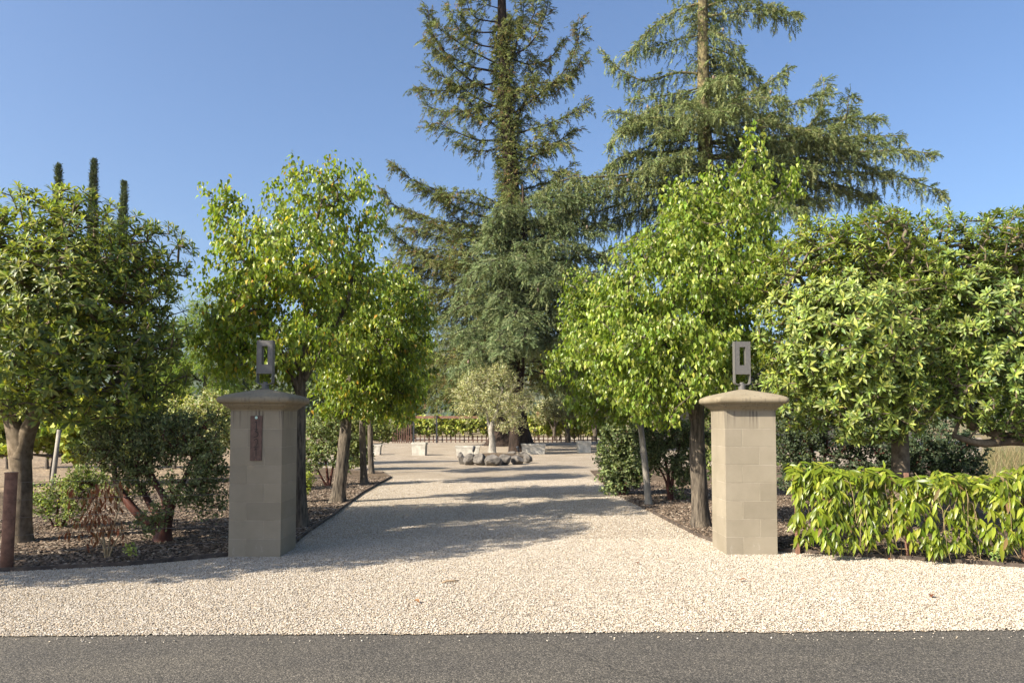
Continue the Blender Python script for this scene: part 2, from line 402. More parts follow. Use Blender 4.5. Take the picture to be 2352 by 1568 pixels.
def grow(rng, trunk, targets, step=.3, sag=.5, jit=.03, sec=0):
    n = len(trunk); cap = n + len(targets) * 12 + 10
    P = np.zeros((cap, 3)); par = -np.ones(cap, int)
    P[:n] = trunk; par[1:n] = np.arange(n - 1)
    n0 = n; lo = min(n0 - 1, sec)
    dist0 = np.min(np.linalg.norm(targets[:, None] - P[None, :n], axis=2), axis=1)
    tip = np.zeros(len(targets), int)
    for ti in np.argsort(dist0):
        t = targets[ti]; d = t - P[:n]; L = np.linalg.norm(d, axis=1) + 1e-6
        cost = L * (1 + sag * np.maximum(0, -d[:, 2] / L)); cost[:lo] += 50
        i = int(np.argmin(cost)); k = min(10, max(1, int(math.ceil(L[i] / step)))); p0 = P[i].copy(); last = i
        bow = rng.normal(0, 1, 3) * .08 * L[i]
        for j in range(1, k + 1):
            u = j / k
            P[n] = p0 + (t - p0) * u + bow * math.sin(math.pi * u) + (rng.normal(0, jit, 3) if j < k else 0)
            par[n] = last; last = n; n += 1
        tip[ti] = last
    cnt = np.zeros(n); cnt[tip] = 1
    for i in range(n - 1, 0, -1): cnt[par[i]] += cnt[i]
    return P[:n], par[:n], np.maximum(cnt, 1), n0
def branch_geo(P, par, cnt, n0, rtip, rmax, power=.5, sides=5):
    idx = np.arange(n0, len(P)); a = P[par[idx]]; b = P[idx]
    rb = np.minimum(rtip * cnt[idx] ** power, rmax)
    ra = np.where(par[idx] >= n0, np.minimum(rtip * cnt[par[idx]] ** power, rmax), rb * 1.25); ra = np.minimum(ra, rb * 1.7)
    return seg_geo(a, b, ra, rb, sides)
def seg_geo(a, b, ra, rb, sides=5):
    d = nrm(b - a); up = np.where(np.abs(d[:, 2:3]) > .9, np.array([[1., 0, 0]]), np.array([[0, 0, 1.]]))
    x = nrm(np.cross(d, up)); y = np.cross(d, x)
    an = 2 * np.pi * np.arange(sides) / sides
    circ = np.cos(an)[None, :, None] * x[:, None] + np.sin(an)[None, :, None] * y[:, None]
    b = b + d * (rb * .3)[:, None]
    V = np.concatenate([a[:, None] + circ * ra[:, None, None], b[:, None] + circ * rb[:, None, None]], 1)
    f = []
    for j in range(sides):
        k = (j + 1) % sides; f += [[j, j + sides, k], [k, j + sides, k + sides]]
    F = np.array(f)[None] + (np.arange(len(a)) * 2 * sides)[:, None, None]
    return V.reshape(-1, 3), F.reshape(-1, 3)
def trunk_geo(rng, pts, rad, sides=16, ridge=.08, flare=1.5, fh=.35):
    """lofted trunk with ridged bark and a flared root collar"""
    pts = np.array(pts, float); s = np.r_[0, np.cumsum(np.linalg.norm(np.diff(pts, axis=0), axis=1))]
    n = max(8, int(s[-1] / .09)); n = min(n, 90); u = np.linspace(0, s[-1], n)
    P = np.stack([np.interp(u, s, pts[:, i]) for i in range(3)], 1)
    for _ in range(2): P[1:-1] = (P[:-2] + 2 * P[1:-1] + P[2:]) / 4
    r = np.interp(u, s, rad); r = r * (1 + (flare - 1) * np.exp(-u / fh * 2.2))
    rid = rng.normal(0, ridge, sides); an = 2 * np.pi * np.arange(sides) / sides
    d = nrm(np.gradient(P, axis=0)); x = nrm(np.cross(d, np.array([0, 1., .01]))); y = np.cross(d, x)
    prof = np.zeros((n, sides))
    for i in range(n):
        rid = rid * .93 + rng.normal(0, ridge * .36, sides); prof[i] = 1 + rid * (1 + 1.5 * np.exp(-u[i] / fh * 2))
    V = P[:, None] + (np.cos(an)[None, :, None] * x[:, None] + np.sin(an)[None, :, None] * y[:, None]) * (r[:, None] * prof)[..., None]
    F = []
    for j in range(sides):
        k = (j + 1) % sides; i = np.arange(n - 1)
        F.append(np.stack([i * sides + j, i * sides + k, (i + 1) * sides + k], 1)); F.append(np.stack([i * sides + j, (i + 1) * sides + k, (i + 1) * sides + j], 1))
    F = np.concatenate(F); V = V.reshape(-1, 3)
    top = len(V); V = np.r_[V, P[-1:]]; j = np.arange(sides); F = np.r_[F, np.stack([(n - 1) * sides + j, (n - 1) * sides + (j + 1) % sides, np.full(sides, top)], 1)]
    return V, F, P, r
def join(parts):
    V, F, n = [], [], 0
    for v, f in parts: V.append(v); F.append(f + n); n += len(v)
    return np.concatenate(V), np.concatenate(F)

def leafy(name, label, cat, base, trunks, C, S, mat, T, cols, w=None, n=300, per=20, size=(.07, .1), shoot=.35, hang=.6, spread=.5,
          bark='pear_bark', rtip=.004, rmax=.05, seed=1, mind=0, sag=.5, step=.3, group=None, outward=.5, sides=16, flare=1.5, power=.33, ridge=.08, cjit=.14, extra=None):
    """a tree or shrub: trunks is a list of (points, radii); crown leaves sit on shoots at clump points spread through the lobes"""
    rng = np.random.default_rng(seed); base = np.array(base, float)
    root = empty(name, base); tag(root, label, cat, group)
    wood = []; nodes = []
    for pts, rad in trunks:
        v, f, P, r = trunk_geo(rng, pts, rad, sides, ridge, flare); wood.append((v, f)); nodes.append(P[len(P) // 3:])
    tg = sample_lobes(rng, C, S, n, mind, power)
    allp = np.concatenate(nodes)
    if len(nodes) == 1:
        P, par, cnt, n0 = grow(rng, allp, tg, step, sag); wood.append(branch_geo(P, par, cnt, n0, rtip, rmax))
    else:
        own = np.argmin(np.stack([np.min(np.linalg.norm(tg[:, None] - q[None], axis=2), 1) for q in nodes], 1), 1)
        for i, q in enumerate(nodes):
            if (own == i).sum() < 2: continue
            P, par, cnt, n0 = grow(rng, q, tg[own == i], step, sag); wood.append(branch_geo(P, par, cnt, n0, rtip, rmax))
    V, F = join(wood); mesh_obj('trunk', V, F, M[bark], root, base, smooth=True)
    cen = C.mean(0)
    k = len(tg) * per
    tp = np.repeat(tg, per, 0); out = nrm(tp - cen)
    sd = nrm(np.repeat(nrm(tg - cen) * outward + rnd_dirs(rng, len(tg)) * .6 + np.array([0, 0, .35]), per, 0))
    u = rng.random((k, 1))
    pos = tp + sd * (u - .5) * shoot * 2 * .6 + rng.normal(0, shoot * .16, (k, 3))
    ax = nrm(rnd_dirs(rng, k) * spread + sd * .35 * (1 - hang) + out * .25 + np.array([0, 0, -1.]) * hang)
    up = nrm(out * .6 + rnd_dirs(rng, k) * .8 + np.array([0, 0, .4]))
    sz = rng.uniform(size[0], size[1], k)
    v, f = leaf_geo(pos, ax, up, sz, T)
    c = palette(rng, k, cols, w, cjit); tone = np.repeat(1 + rng.normal(0, .12, (len(tg), 1)), per, 0); c = np.clip(c * tone, .004, .9)
    cr = mesh_obj('crown', v, f, mat, root, base, np.repeat(c, len(T[0]), 0)); cr['kind'] = 'stuff'
    return root, tg, P

# ================================================================== THE SETTING
def sheet(name, pts, z, mat, cell=None, bumpz=0, seed=0):
    o = mesh_obj(name, [(p[0], p[1], z) for p in pts], [tuple(range(len(pts)))], mat)
    tag(o, kind='structure'); return o
sheet('ground', [(-4000, -500), (4000, -500), (4000, 6000), (-4000, 6000)], -.03, M['field'])
road_y0, road_y1 = gnd(0, 1461), gnd(2352, 1447)
def road_edge(x): return road_y0.y + (x - road_y0.x) / (road_y1.x - road_y0.x) * (road_y1.y - road_y0.y)
sheet('road', [(-80, -6), (80, -6), (80, road_edge(80) + .25), (-80, road_edge(-80) + .25)], 0, M['asphalt'])
rg = random.Random(3)
edge = []
x = -60.0
while x < 60:
    edge.append((x, road_edge(x) + rg.uniform(-.022, .022) + .022 * math.sin(x * 2.1) + .016 * math.sin(x * 5.3 + 1))); x += .05 if abs(x) < 5 else 2
gravel = sheet('gravel', edge + [(60, 60), (-60, 60)], .006, M['gravel'])
LE = [(-40, 3.2), (-5.6, 7.28), tuple(gnd(0, 1315))[:2], tuple(gnd(300, 1300))[:2], tuple(gnd(523, 1278))[:2]]
DRV_L = [(-2.66, 8.75), (-2.78, 10.2), tuple(gnd(760, 1190))[:2], tuple(gnd(830, 1135))[:2], tuple(gnd(898, 1097))[:2], tuple(gnd(880, 1086))[:2], tuple(gnd(700, 1075))[:2]]
mul_l = LE + [(-3.0, 8.6)] + DRV_L + [(-8, 26), (-40, 26)]
mulch_left = sheet('mulch_bed', mul_l, .016, M['mulch'])
RE = [tuple(gnd(1790, 1268))[:2], tuple(gnd(2060, 1285))[:2], tuple(gnd(2352, 1305))[:2], (7.0, 7.15), (40, 3.4)]
DRV_R = [(2.62, 8.75), tuple(gnd(1600, 1232))[:2], tuple(gnd(1500, 1180))[:2], tuple(gnd(1420, 1140))[:2], tuple(gnd(1372, 1100))[:2], (2.3, 22)]
mul_r = [(2.9, 8.6)] + RE + [(40, 24), (6, 24)] + DRV_R[::-1]
mulch_right = sheet('mulch_bed', mul_r, .016, M['mulch'])
sheet('vineyard_soil', [(-60, 15.5), (-7.6, 15.5), (-8.5, 60), (-60, 60)], .022, M['soil'])
sheet('dry_field', [(9.2, 14), (60, 14), (60, 60), (38, 60)], .022, M['field'])

def scatter(sheet_obj, name, poly, z, density, inst, smin, smax, seed, mat):
    """loose stones or chips lying on a sheet, thousands of them: one object"""
    me = bpy.data.meshes.new(name); me.from_pydata([(p[0], p[1], z) for p in poly], [], [tuple(range(len(poly)))]); me.update()
    o = bpy.data.objects.new(name, me); col.objects.link(o); me.materials.append(mat); o['kind'] = 'stuff'
    ng = bpy.data.node_groups.new(name, 'GeometryNodeTree')
    ng.interface.new_socket('Geometry', in_out='INPUT', socket_type='NodeSocketGeometry'); ng.interface.new_socket('Geometry', in_out='OUTPUT', socket_type='NodeSocketGeometry')
    n = ng.nodes; L = ng.links
    gi = n.new('NodeGroupInput'); go = n.new('NodeGroupOutput')
    d = n.new('GeometryNodeDistributePointsOnFaces'); d.inputs['Density'].default_value = density; d.inputs['Seed'].default_value = seed
    ip = n.new('GeometryNodeInstanceOnPoints'); oi = n.new('GeometryNodeObjectInfo'); oi.inputs['Object'].default_value = inst
    rr = n.new('FunctionNodeRandomValue'); rr.data_type = 'FLOAT_VECTOR'; rr.inputs[0].default_value = (-.5, -.5, 0); rr.inputs[1].default_value = (.5, .5, 6.28)
    rs = n.new('FunctionNodeRandomValue'); rs.data_type = 'FLOAT'; rs.inputs[2].default_value = smin; rs.inputs[3].default_value = smax; rs.inputs['Seed'].default_value = seed + 5
    L.new(gi.outputs[0], d.inputs[0]); L.new(d.outputs[0], ip.inputs[0]); L.new(oi.outputs['Geometry'], ip.inputs['Instance'])
    L.new(rr.outputs[0], ip.inputs['Rotation']); L.new(rs.outputs[1], ip.inputs['Scale']); L.new(ip.outputs[0], go.inputs[0])
    md = o.modifiers.new('scatter', 'NODES'); md.node_group = ng
    return o
def ico(name, mat, sx, sy, sz, seed):
    import bmesh
    bm = bmesh.new(); bmesh.ops.create_icosphere(bm, subdivisions=1, radius=1); r = random.Random(seed)
    for v in bm.verts: v.co = Vector((v.co.x * sx, v.co.y * sy, v.co.z * sz)) * r.uniform(.75, 1.2)
    me = bpy.data.meshes.new(name); bm.to_mesh(me); bm.free(); me.materials.append(mat)
    return bpy.data.objects.new(name, me)
peb = ico('pebble', M['pebble'], 1, .8, .55, 4); chip = ico('chip', M['chip'], 1, .42, .22, 5); agg = ico('stone', M['aggregate'], 1, .9, .5, 6)
near_edge = [(x, road_edge(x) - .02) for x in (-7, -3.5, 0, 3.5, 7)]
scatter(gravel, 'gravel_stones', near_edge + [(7, 7.1)] + RE[2::-1] + [(2.7, 8.7), (2.55, 9.6), (-2.7, 9.6), (-2.62, 8.7), (-3.2, 8.3)] + LE[3:1:-1] + [(-6, 7.2)], .010, 6500, peb, .0036, .0082, 1, M['pebble'])
scatter(gravel, 'driveway_stones', [(-2.7, 9.6), (2.5, 9.6), (2.3, 13), (2.0, 19), (-3.0, 19), (-2.95, 13)], .010, 2200, peb, .0045, .010, 2, M['pebble'])
scatter(gravel, 'spilled_stones', [(-7, road_edge(-7) - .22), (7, road_edge(7) - .22), (7, road_edge(7) + .03), (-7, road_edge(-7) + .03)], .006, 110, peb, .003, .0085, 8, M['pebble'])
scatter(mulch_left, 'bark_chips', LE[1:] + [(-3.0, 8.6)] + DRV_L[:5] + [(-7, 19), (-8, 9)], .022, 900, chip, .012, .045, 3, M['chip'])
scatter(mulch_right, 'bark_chips', [(2.9, 8.6)] + RE[:3] + [(6.5, 12), (5, 17)] + DRV_R[4::-1], .022, 900, chip, .012, .045, 4, M['chip'])

# hills beyond the valley
def hill(name, y0, depth, prof, seed, nx=160, ny=24, half=3000):
    r = np.random.default_rng(seed); xs = np.linspace(-half, half, nx); ph = r.uniform(0, 6.28, 12)
    base = np.interp(xs, [p[0] for p in prof], [p[1] for p in prof])
    for i, k in enumerate((1.5, 3, 5, 9, 14, 22)): base += 16 / (i + 1) * np.sin(xs / half * 3.14 * k + ph[i])
    V = []
    for j in range(ny):
        t = j / (ny - 1); hgt = math.sin(min(1, t * 1.0) * math.pi / 2)
        for i in range(nx):
            V.append((xs[i] * (1 + .25 * t), y0 + depth * t, -2 + base[i] * hgt + r.normal(0, 2.5) * hgt))
    F = [(j * nx + i, j * nx + i + 1, (j + 1) * nx + i + 1, (j + 1) * nx + i) for j in range(ny - 1) for i in range(nx - 1)]
    o = mesh_obj(name, V, F, M['hill'], smooth=False); tag(o, kind='structure'); return o
hill('hills', 850, 450, [(-3000, 170), (-1200, 140), (-500, 115), (0, 150), (600, 120), (1500, 140), (3000, 170)], 4)

# ================================================================== GATE PILLARS
def rsq(h, z, r, n=6):
    """rounded square ring"""
    pts = []
    for cx, cy, a0 in ((1, 1, 0), (-1, 1, 90), (-1, -1, 180), (1, -1, 270)):
        for i in range(n + 1):
            a = R(a0 + 90 * i / n); pts.append(((h - r) * cx + r * math.cos(a), (h - r) * cy + r * math.sin(a), z))
    return pts
def gate_pillar(px0, px1, py, label):
    p0, p1 = gnd(px0, py), gnd(px1, py); W = .585; cx = (p0.x + p1.x) / 2; cy = p0.y + W / 2
    root = empty('gate_pillar', (cx, cy, 0)); tag(root, label, 'pillar', 'gate pillars')
    h = W / 2; ch = 1.64 / 8; g = .0042
    mb = MB(); mb.box(-h + .0016, h - .0016, -h + .0016, h - .0016, -.1, 1.639); mb.build('mortar_core', M['joint'], root)
    for k in range(8):
        z0 = k * ch + (g if k else -.1); z1 = (k + 1) * ch
        sx = -h + W * (2 / 3 if k % 2 else 1 / 3)
        for a, b_ in ((-h, sx - g / 2), (sx + g / 2, h)):
            m = MB(); j = random.uniform(-.0006, .0006); m.cbox(a, b_, -h + j, h - j, z0, z1 - .0002, .0018); m.build('block', M['block'], root)
    prof = [(h + .002, 1.64), (h + .004, 1.655), (h + .012, 1.664), (h + .03, 1.676), (h + .052, 1.694), (h + .056, 1.704), (h + .072, 1.704), (h + .074, 1.722), (h + .088, 1.724)]
    rings = [rsq(a, z, .012 + .02 * (i > 2)) for i, (a, z) in enumerate(prof)]
    for i in range(1, 12):
        a = R(-80 + 160 * i / 11); rings.append(rsq(h + .088 + .040 * math.cos(a) , 1.766 + .042 * math.sin(a), .055))
    for t in (.15, .35, .6, .8, .93, 1.0):
        rings.append(rsq((h + .085) * (1 - t) + .03, 1.808 + .092 * (t ** .85), .055 * (1 - t) + .02))
    m = MB(); m.loft(rings); o = m.build('cap', M['cap'], root, smooth=True); o.data.set_sharp_from_angle(angle=R(28))
    return cx, cy, h
LX, LY, PH = gate_pillar(523, 645, 1280, 'shaded tan block gate pillar left of driveway with number plaque on it')
RX, RY, _ = gate_pillar(1668, 1787, 1275, 'sunlit tan block gate pillar right of driveway beside the vine hedge')

def lantern(cx, cy, rz, label):
    root = empty('pillar_lantern', (cx, cy, 1.895), rz); tag(root, label, 'lantern', 'lanterns on the gate pillars')
    m = MB(); m.loft([[(r * math.cos(2 * math.pi * j / 20), r * math.sin(2 * math.pi * j / 20), z) for j in range(20)] for r, z in ((.042, -.01), (.042, .058), (.041, .06), (.027, .0605), (.027, .088), (.025, .09))])
    m.build('base_stub', M['steel'], root)
    # bent strap: a U that runs up both flanks
    w, t, zb, zt, rr, d = .096, .009, .060, .575, .035, .036
    def side(off):
        pts = [(-w + off, zt)]
        r_ = rr - off
        pts += [(-w + rr - r_ * math.cos(R(a)), zb + rr - r_ * math.sin(R(a))) for a in range(0, 91, 15)]
        pts += [(w - rr + r_ * math.sin(R(a)), zb + rr - r_ * math.cos(R(a))) for a in range(0, 91, 15)]
        return pts + [(w - off, zt)]
    A, B = side(0), side(t); n = len(A); v = []; f = []
    for y in (-d, d): v += [(p[0], y, p[1]) for p in A] + [(p[0], y, p[1]) for p in B]
    for i in range(n - 1):
        f += [(i, i + 1, n + i + 1, n + i), (2 * n + i + 1, 2 * n + i, 3 * n + i, 3 * n + i + 1), (i + 1, i, 2 * n + i, 2 * n + i + 1), (n + i, n + i + 1, 3 * n + i + 1, 3 * n + i)]
    f += [(0, n, 3 * n, 2 * n), (n - 1, 3 * n - 1, 4 * n - 1, 2 * n - 1)]
    m = MB(); m.add(v, f); m.build('strap', M['steel'], root)
    # flat head pierced by a tall slot
    hx, y0, x0, x1, z0, z1, s0, s1 = w - t, .034, -.036, .036, .185, .573, .292, .508
    v = []
    for y in (-y0, y0):
        v += [(-hx, y, z0), (hx, y, z0), (hx, y, z1), (-hx, y, z1), (x0, y, s0), (x1, y, s0), (x1, y, s1), (x0, y, s1)]
    f = []
    for i in range(4):
        k = (i + 1) % 4
        f += [(i, k, 4 + k, 4 + i), (8 + k, 8 + i, 12 + i, 12 + k), (k, i, 8 + i, 8 + k), (4 + i, 4 + k, 12 + k, 12 + i)]
    m = MB(); m.add(v, f); m.build('head', M['steel'], root)
lantern(LX, LY, R(-4), 'dark slotted steel lantern on top of the pillar with the number plaque')
lantern(RX, RY, R(3), 'sunlit grey slotted steel lantern on top of the pillar beside the hedge')

# number plaque
pc = at(588, 1006, LY - PH - .012)
root = empty('number_plaque', (pc.x, LY - PH - .002, pc.z)); tag(root, 'upright copper plaque with number 1321 on the shaded gate pillar', 'plaque')
m = MB(); m.cbox(-.066, .066, -.010, 0, -.252, .252, .002); m.build('plate', M['copper'], root)
m = MB(); m.loft([[(r * math.cos(2 * math.pi * j / 16), y, .232 + r * math.sin(2 * math.pi * j / 16)) for j in range(16)][::-1] for r, y in ((.016, -.0098), (.016, -.0125), (.012, -.0135), (.006, -.0135))]); m.build('bolt', M['verdigris'], root)
m = MB(); m.loft([[(r * math.cos(2 * math.pi * j / 12) - .002, y, -.238 + r * math.sin(2 * math.pi * j / 12)) for j in range(12)][::-1] for r, y in ((.007, -.0098), (.006, -.0125))]); m.build('bolt', M['rust'], root)
def arc(cx, cz, rx, rz, a0, a1, n=14): return [(cx + rx * math.cos(R(a0 + (a1 - a0) * i / n)), cz + rz * math.sin(R(a0 + (a1 - a0) * i / n))) for i in range(n + 1)]
DIG = {'1': [[(-.018, .022), (.002, .04), (.002, -.045)]],
       '3': [[(-.02, .044), (.016, .044), (-.012, .02)], arc(-.010, -.011, .033, .031, 75, -112)],
       '2': [arc(.0, .012, .023, .032, 155, -35) + [(-.004, -.036)], [(-.023, -.048), (.023, -.048)]]}
def stroke(m, pts, y0, y1, w):
    for (a, b) in zip(pts[:-1], pts[1:]):
        A, B = Vector((a[0], 0, a[1])), Vector((b[0], 0, b[1])); d = (B - A).normalized(); s = Vector((-d.z, 0, d.x)) * w; e = d * w * .5
        q = [A - e - s, B + e - s, B + e + s, A - e + s]
        m.add([(p.x, y, p.z) for y in (y0, y1) for p in q], [(0, 1, 2, 3), (7, 6, 5, 4), (0, 4, 5, 1), (1, 5, 6, 2), (2, 6, 7, 3), (3, 7, 4, 0)])
for ch, z in (('1', .152), ('3', .056), ('2', -.052), ('1', -.155)):
    m = MB()
    for i, s in enumerate(DIG[ch]): stroke(m, [(p[0], p[1] + z) for p in s], -.0099, -.0116 - .0002 * i, .0036)
    m.build('digit', M['ink'], root)

# ================================================================== WIRE FENCE, EDGING, HEDGE
p = gnd(17, 1311)
root = empty('wire_fence', (p.x, p.y, 0)); tag(root, 'rusty pipe fence post with thin wires at the far left', 'fence')
m = MB(); m.tube([(-.012, 0, -.2), (.0, 0, .5), (.012, 0, .985), (.012, 0, 1.0)], [.058, .058, .058, .056], 14); m.build('post', M['rust'], root, True)
m = MB(); m.tube([(.012, 0, .992), (.012, 0, 1.006)], .062, 14); m.build('post_cap', M['rust'], root)
for z in (.18, .36, .54, .72, .9):
    m = MB(); m.tube([(.05, .02, z), (.9, .45, z - .012), (LX - PH - p.x - .0, LY - p.y - .2, z - .02)], .0022, 5); m.build('wire', M['wire'], root)
def edging(name, pts, label):
    root = MB(); L = [Vector((q[0], q[1], 0)) for q in pts]
    rows = []
    for i, q in enumerate(L):
        d = (L[min(i + 1, len(L) - 1)] - L[max(i - 1, 0)]).normalized(); s = Vector((-d.y, d.x, 0)) * .008
        rows.append([q - s + Vector((0, 0, -.05)), q + s + Vector((0, 0, -.05)), q + s + Vector((0, 0, .05)), q - s + Vector((0, 0, .05))])
    root.loft(rows); o = root.build(name, M['edging'], None); tag(o, label, 'edging', 'garden edging strips'); return o
def dens(pts, k=4):
    out = []
    for a, b in zip(pts[:-1], pts[1:]): out += [(a[0] + (b[0] - a[0]) * i / k, a[1] + (b[1] - a[1]) * i / k + random.uniform(-.008, .008)) for i in range(k)]
    return out + [pts[-1]]
edging('garden_edging', dens(LE[1:]), 'dark edging strip between rusty fence post and shaded pillar')
edging('garden_edging', dens(DRV_L), 'dark edging strip curving along the left side of the driveway')
edging('garden_edging', dens(RE[:4]), 'dark edging strip along the foot of the vine hedge')
edging('garden_edging', dens(DRV_R[:3]), 'dark edging strip beside the sunlit pillar and right driveway tree')

# vine hedge
def hedge():
    rng = np.random.default_rng(21)
    a, b = np.array([3.16, 8.35]), np.array([6.6, 7.62])
    root = empty('vine_hedge', ((a[0] + b[0]) / 2, (a[1] + b[1]) / 2, 0)); base = np.array(root.location)
    tag(root, 'low hedge of drooping glossy yellow-green vine leaves beside the sunlit pillar', 'hedge')
    def P(u, w, z): q = a + (b - a) * u; return np.array([q[0] + .21 * w, q[1] + .98 * w, z])
    top = lambda u: .93 + .05 * math.sin(u * 9 + 1) + .16 * max(0, u - .62) + .03 * math.sin(u * 31)
    for u in (.02, .35, .68, .99):
        q = P(u, .22, 0) - base; m = MB(); m.box(q[0] - .02, q[0] + .02, q[1] - .02, q[1] + .02, -.1, .95); m.build('trellis_post', M['rust'], root)
    st = []; wood = []
    for i in range(40):
        u = rng.uniform(0, 1); n = 9; w = rng.uniform(-.02, .36); t = top(u) - rng.uniform(0, .08); drift = rng.normal(0, .05); hang = rng.random() < .75
        pts = []
        for j in range(n):
            f = j / (n - 1)
            if hang: pts.append(P(min(1, max(-.0, u + drift * f + rng.normal(0, .004))), w - .26 * math.sin(f * 1.7) + rng.normal(0, .02), max(.03, t + .06 * math.sin(f * 3.1) - f * f * rng.uniform(.3, 1.0))))
            else: pts.append(P(min(1, max(0, u + (f - .5) * .16)), w + rng.normal(0, .03), t - .2 * abs(f - .5) + rng.normal(0, .015)))
        pts = np.array(pts); st.append(pts); wood.append(seg_geo(pts[:-1], pts[1:], np.full(n - 1, .0024), np.full(n - 1, .002), 4))
    for i in range(240):        # tangle of dry inner stems
        u = rng.uniform(0, 1); z = rng.uniform(.1, .9); q = np.array([P(u, .18 + rng.normal(0, .08), z), P(min(1, max(0, u + rng.normal(0, .06))), .15 + rng.normal(0, .1), max(.03, min(.95, z + rng.normal(0, .2))))])
        wood.append(seg_geo(q[:1], q[1:], np.array([.004]), np.array([.003]), 4))
    V, F = join(wood); mesh_obj('stems', V, F, M['twig'], root, base)['kind'] = 'stuff'
    pos, ax, up, size = [], [], [], []
    for i in range(1150):
        u = rng.random(); onto = i % 4 == 0
        if onto: q = P(u, rng.uniform(-.08, .38), top(u) + rng.uniform(-.06, .05))
        else:
            zf = .12 + .88 * rng.random() ** .8
            if rng.random() < .6 * math.exp(-((u - .42) / .12) ** 2 - ((zf - .66) / .2) ** 2) + .8 * math.exp(-((u - .27) / .035) ** 2 - ((zf - .3) / .3) ** 2): continue
            q = P(u, -.05 + .08 * math.sin(u * 23 + 2) + .05 * math.sin(u * 51) + rng.uniform(0, .16) - .1 * (1 - zf), .08 + zf * (top(u) - .08))
        lean = rng.normal(0, .25); k = int(rng.integers(3, 7)); s0 = rng.choice([rng.uniform(.06, .1), rng.uniform(.10, .17)], p=[.3, .7])
        for j in range(k):
            fan = ((j + .5) / k - .5) * 1.7 + lean
            pos.append(q + rng.normal(0, .012, 3)); size.append(s0 * rng.uniform(.8, 1.2))
            ax.append((fan, -.35 + rng.normal(0, .22), (-.35 if onto else -1.0) + rng.normal(0, .22)))
            up.append((fan * .8 + rng.normal(0, .3), -1, .6 + rng.normal(0, .3)))
    pos, ax, up, size = np.array(pos), np.array(ax), np.array(up), np.array(size); n = len(pos)
    pos[:, 2] = np.maximum(pos[:, 2], .15)
    # broad hanging leaf, channelled along three veins, curled at the tip
    ys = [0, .16, .42, .72, 1.0]; ws = [.012, .085, .13, .085, .003]; zs = [0, .03, .05, .025, -.07]
    tv = []; tf = []
    for y, w, z in zip(ys, ws, zs): tv += [(-w, y, z), (0, y, z - .22 * w), (w, y, z)]
    for i in range(len(ys) - 1):
        for j in range(2):
            q = i * 3 + j; tf += [(q, q + 1, q + 4), (q, q + 4, q + 3)]
    T = (np.array(tv), np.array(tf))
    cols = [(.17, .225, .018), (.22, .275, .024), (.27, .32, .03), (.12, .17, .016), (.33, .35, .05)]
    near = np.argsort(pos[:, 1] - pos[:, 0] * -.212)[:900]; pick = set(rng.choice(near, 300, replace=False).tolist())
    rest = np.array([i for i in range(n) if i not in pick])
    v, f = leaf_geo(pos[rest], ax[rest], up[rest], size[rest], T)
    mesh_obj('leaves', v, f, M['vine_leaf'], root, base, np.repeat(palette(rng, len(rest), cols + [(.26, .16, .07)], (2.5, 3, 3, 2.5, 1.2, .35)), len(tv), 0), smooth=True)['kind'] = 'stuff'
    var = []
    for c in cols:
        o = mesh_obj('leaf', T[0] * np.array([rng.uniform(.85, 1.15), 1, 1]), T[1], M['vine_leaf'], None, None, np.tile(np.array(c), (len(tv), 1)), smooth=True); var.append(o.data); bpy.data.objects.remove(o)
    for i in pick:
        o = bpy.data.objects.new('leaf', var[rng.integers(len(var))]); col.objects.link(o); o.parent = root
        y = Vector(ax[i]).normalized(); z = Vector(up[i]); z = (z - y * z.dot(y)).normalized(); x_ = y.cross(z)
        o.matrix_local = Matrix.Translation(Vector(pos[i] - base)) @ Matrix((x_, y, z)).transposed().to_4x4() @ Matrix.Scale(float(size[i]), 4)
hedge()

# ================================================================== WHORLED-LEAF TREES
LQ = [(.08, .12, .042), (.125, .17, .052), (.185, .23, .06), (.25, .29, .065), (.33, .34, .075)]
T_LONG_FAR = (T_LONG[0][[0, 4, 5, 6, 7]], np.array([[0, 2, 1], [0, 3, 2], [1, 2, 4], [2, 3, 4]]))
def rosette_mesh(rng, k, cols, w, T=T_LONG):
    """one leaf whorl of unit size: outer leaves droop, inner ones stand"""
    az = np.arange(k) * 2.39996 + rng.normal(0, .2, k); ph = np.linspace(1.75, .35, k) + rng.normal(0, .13, k)
    ax = np.stack([np.sin(ph) * np.cos(az), np.sin(ph) * np.sin(az), np.cos(ph)], 1); up = np.stack([-np.cos(ph) * np.cos(az), -np.cos(ph) * np.sin(az), np.sin(ph)], 1)
    sz = np.linspace(1.05, .62, k) * rng.uniform(.85, 1.15, k)
    v, f = leaf_geo(np.zeros((k, 3)) + np.array([0, 0, 1.]) * np.linspace(-.18, .05, k)[:, None], ax, up, sz, T)
    c = palette(rng, k, cols, w, .12); c = c * np.linspace(.85, 1.3, k)[:, None]
    return v, f, np.repeat(np.clip(c, .004, .9), len(T[0]), 0)
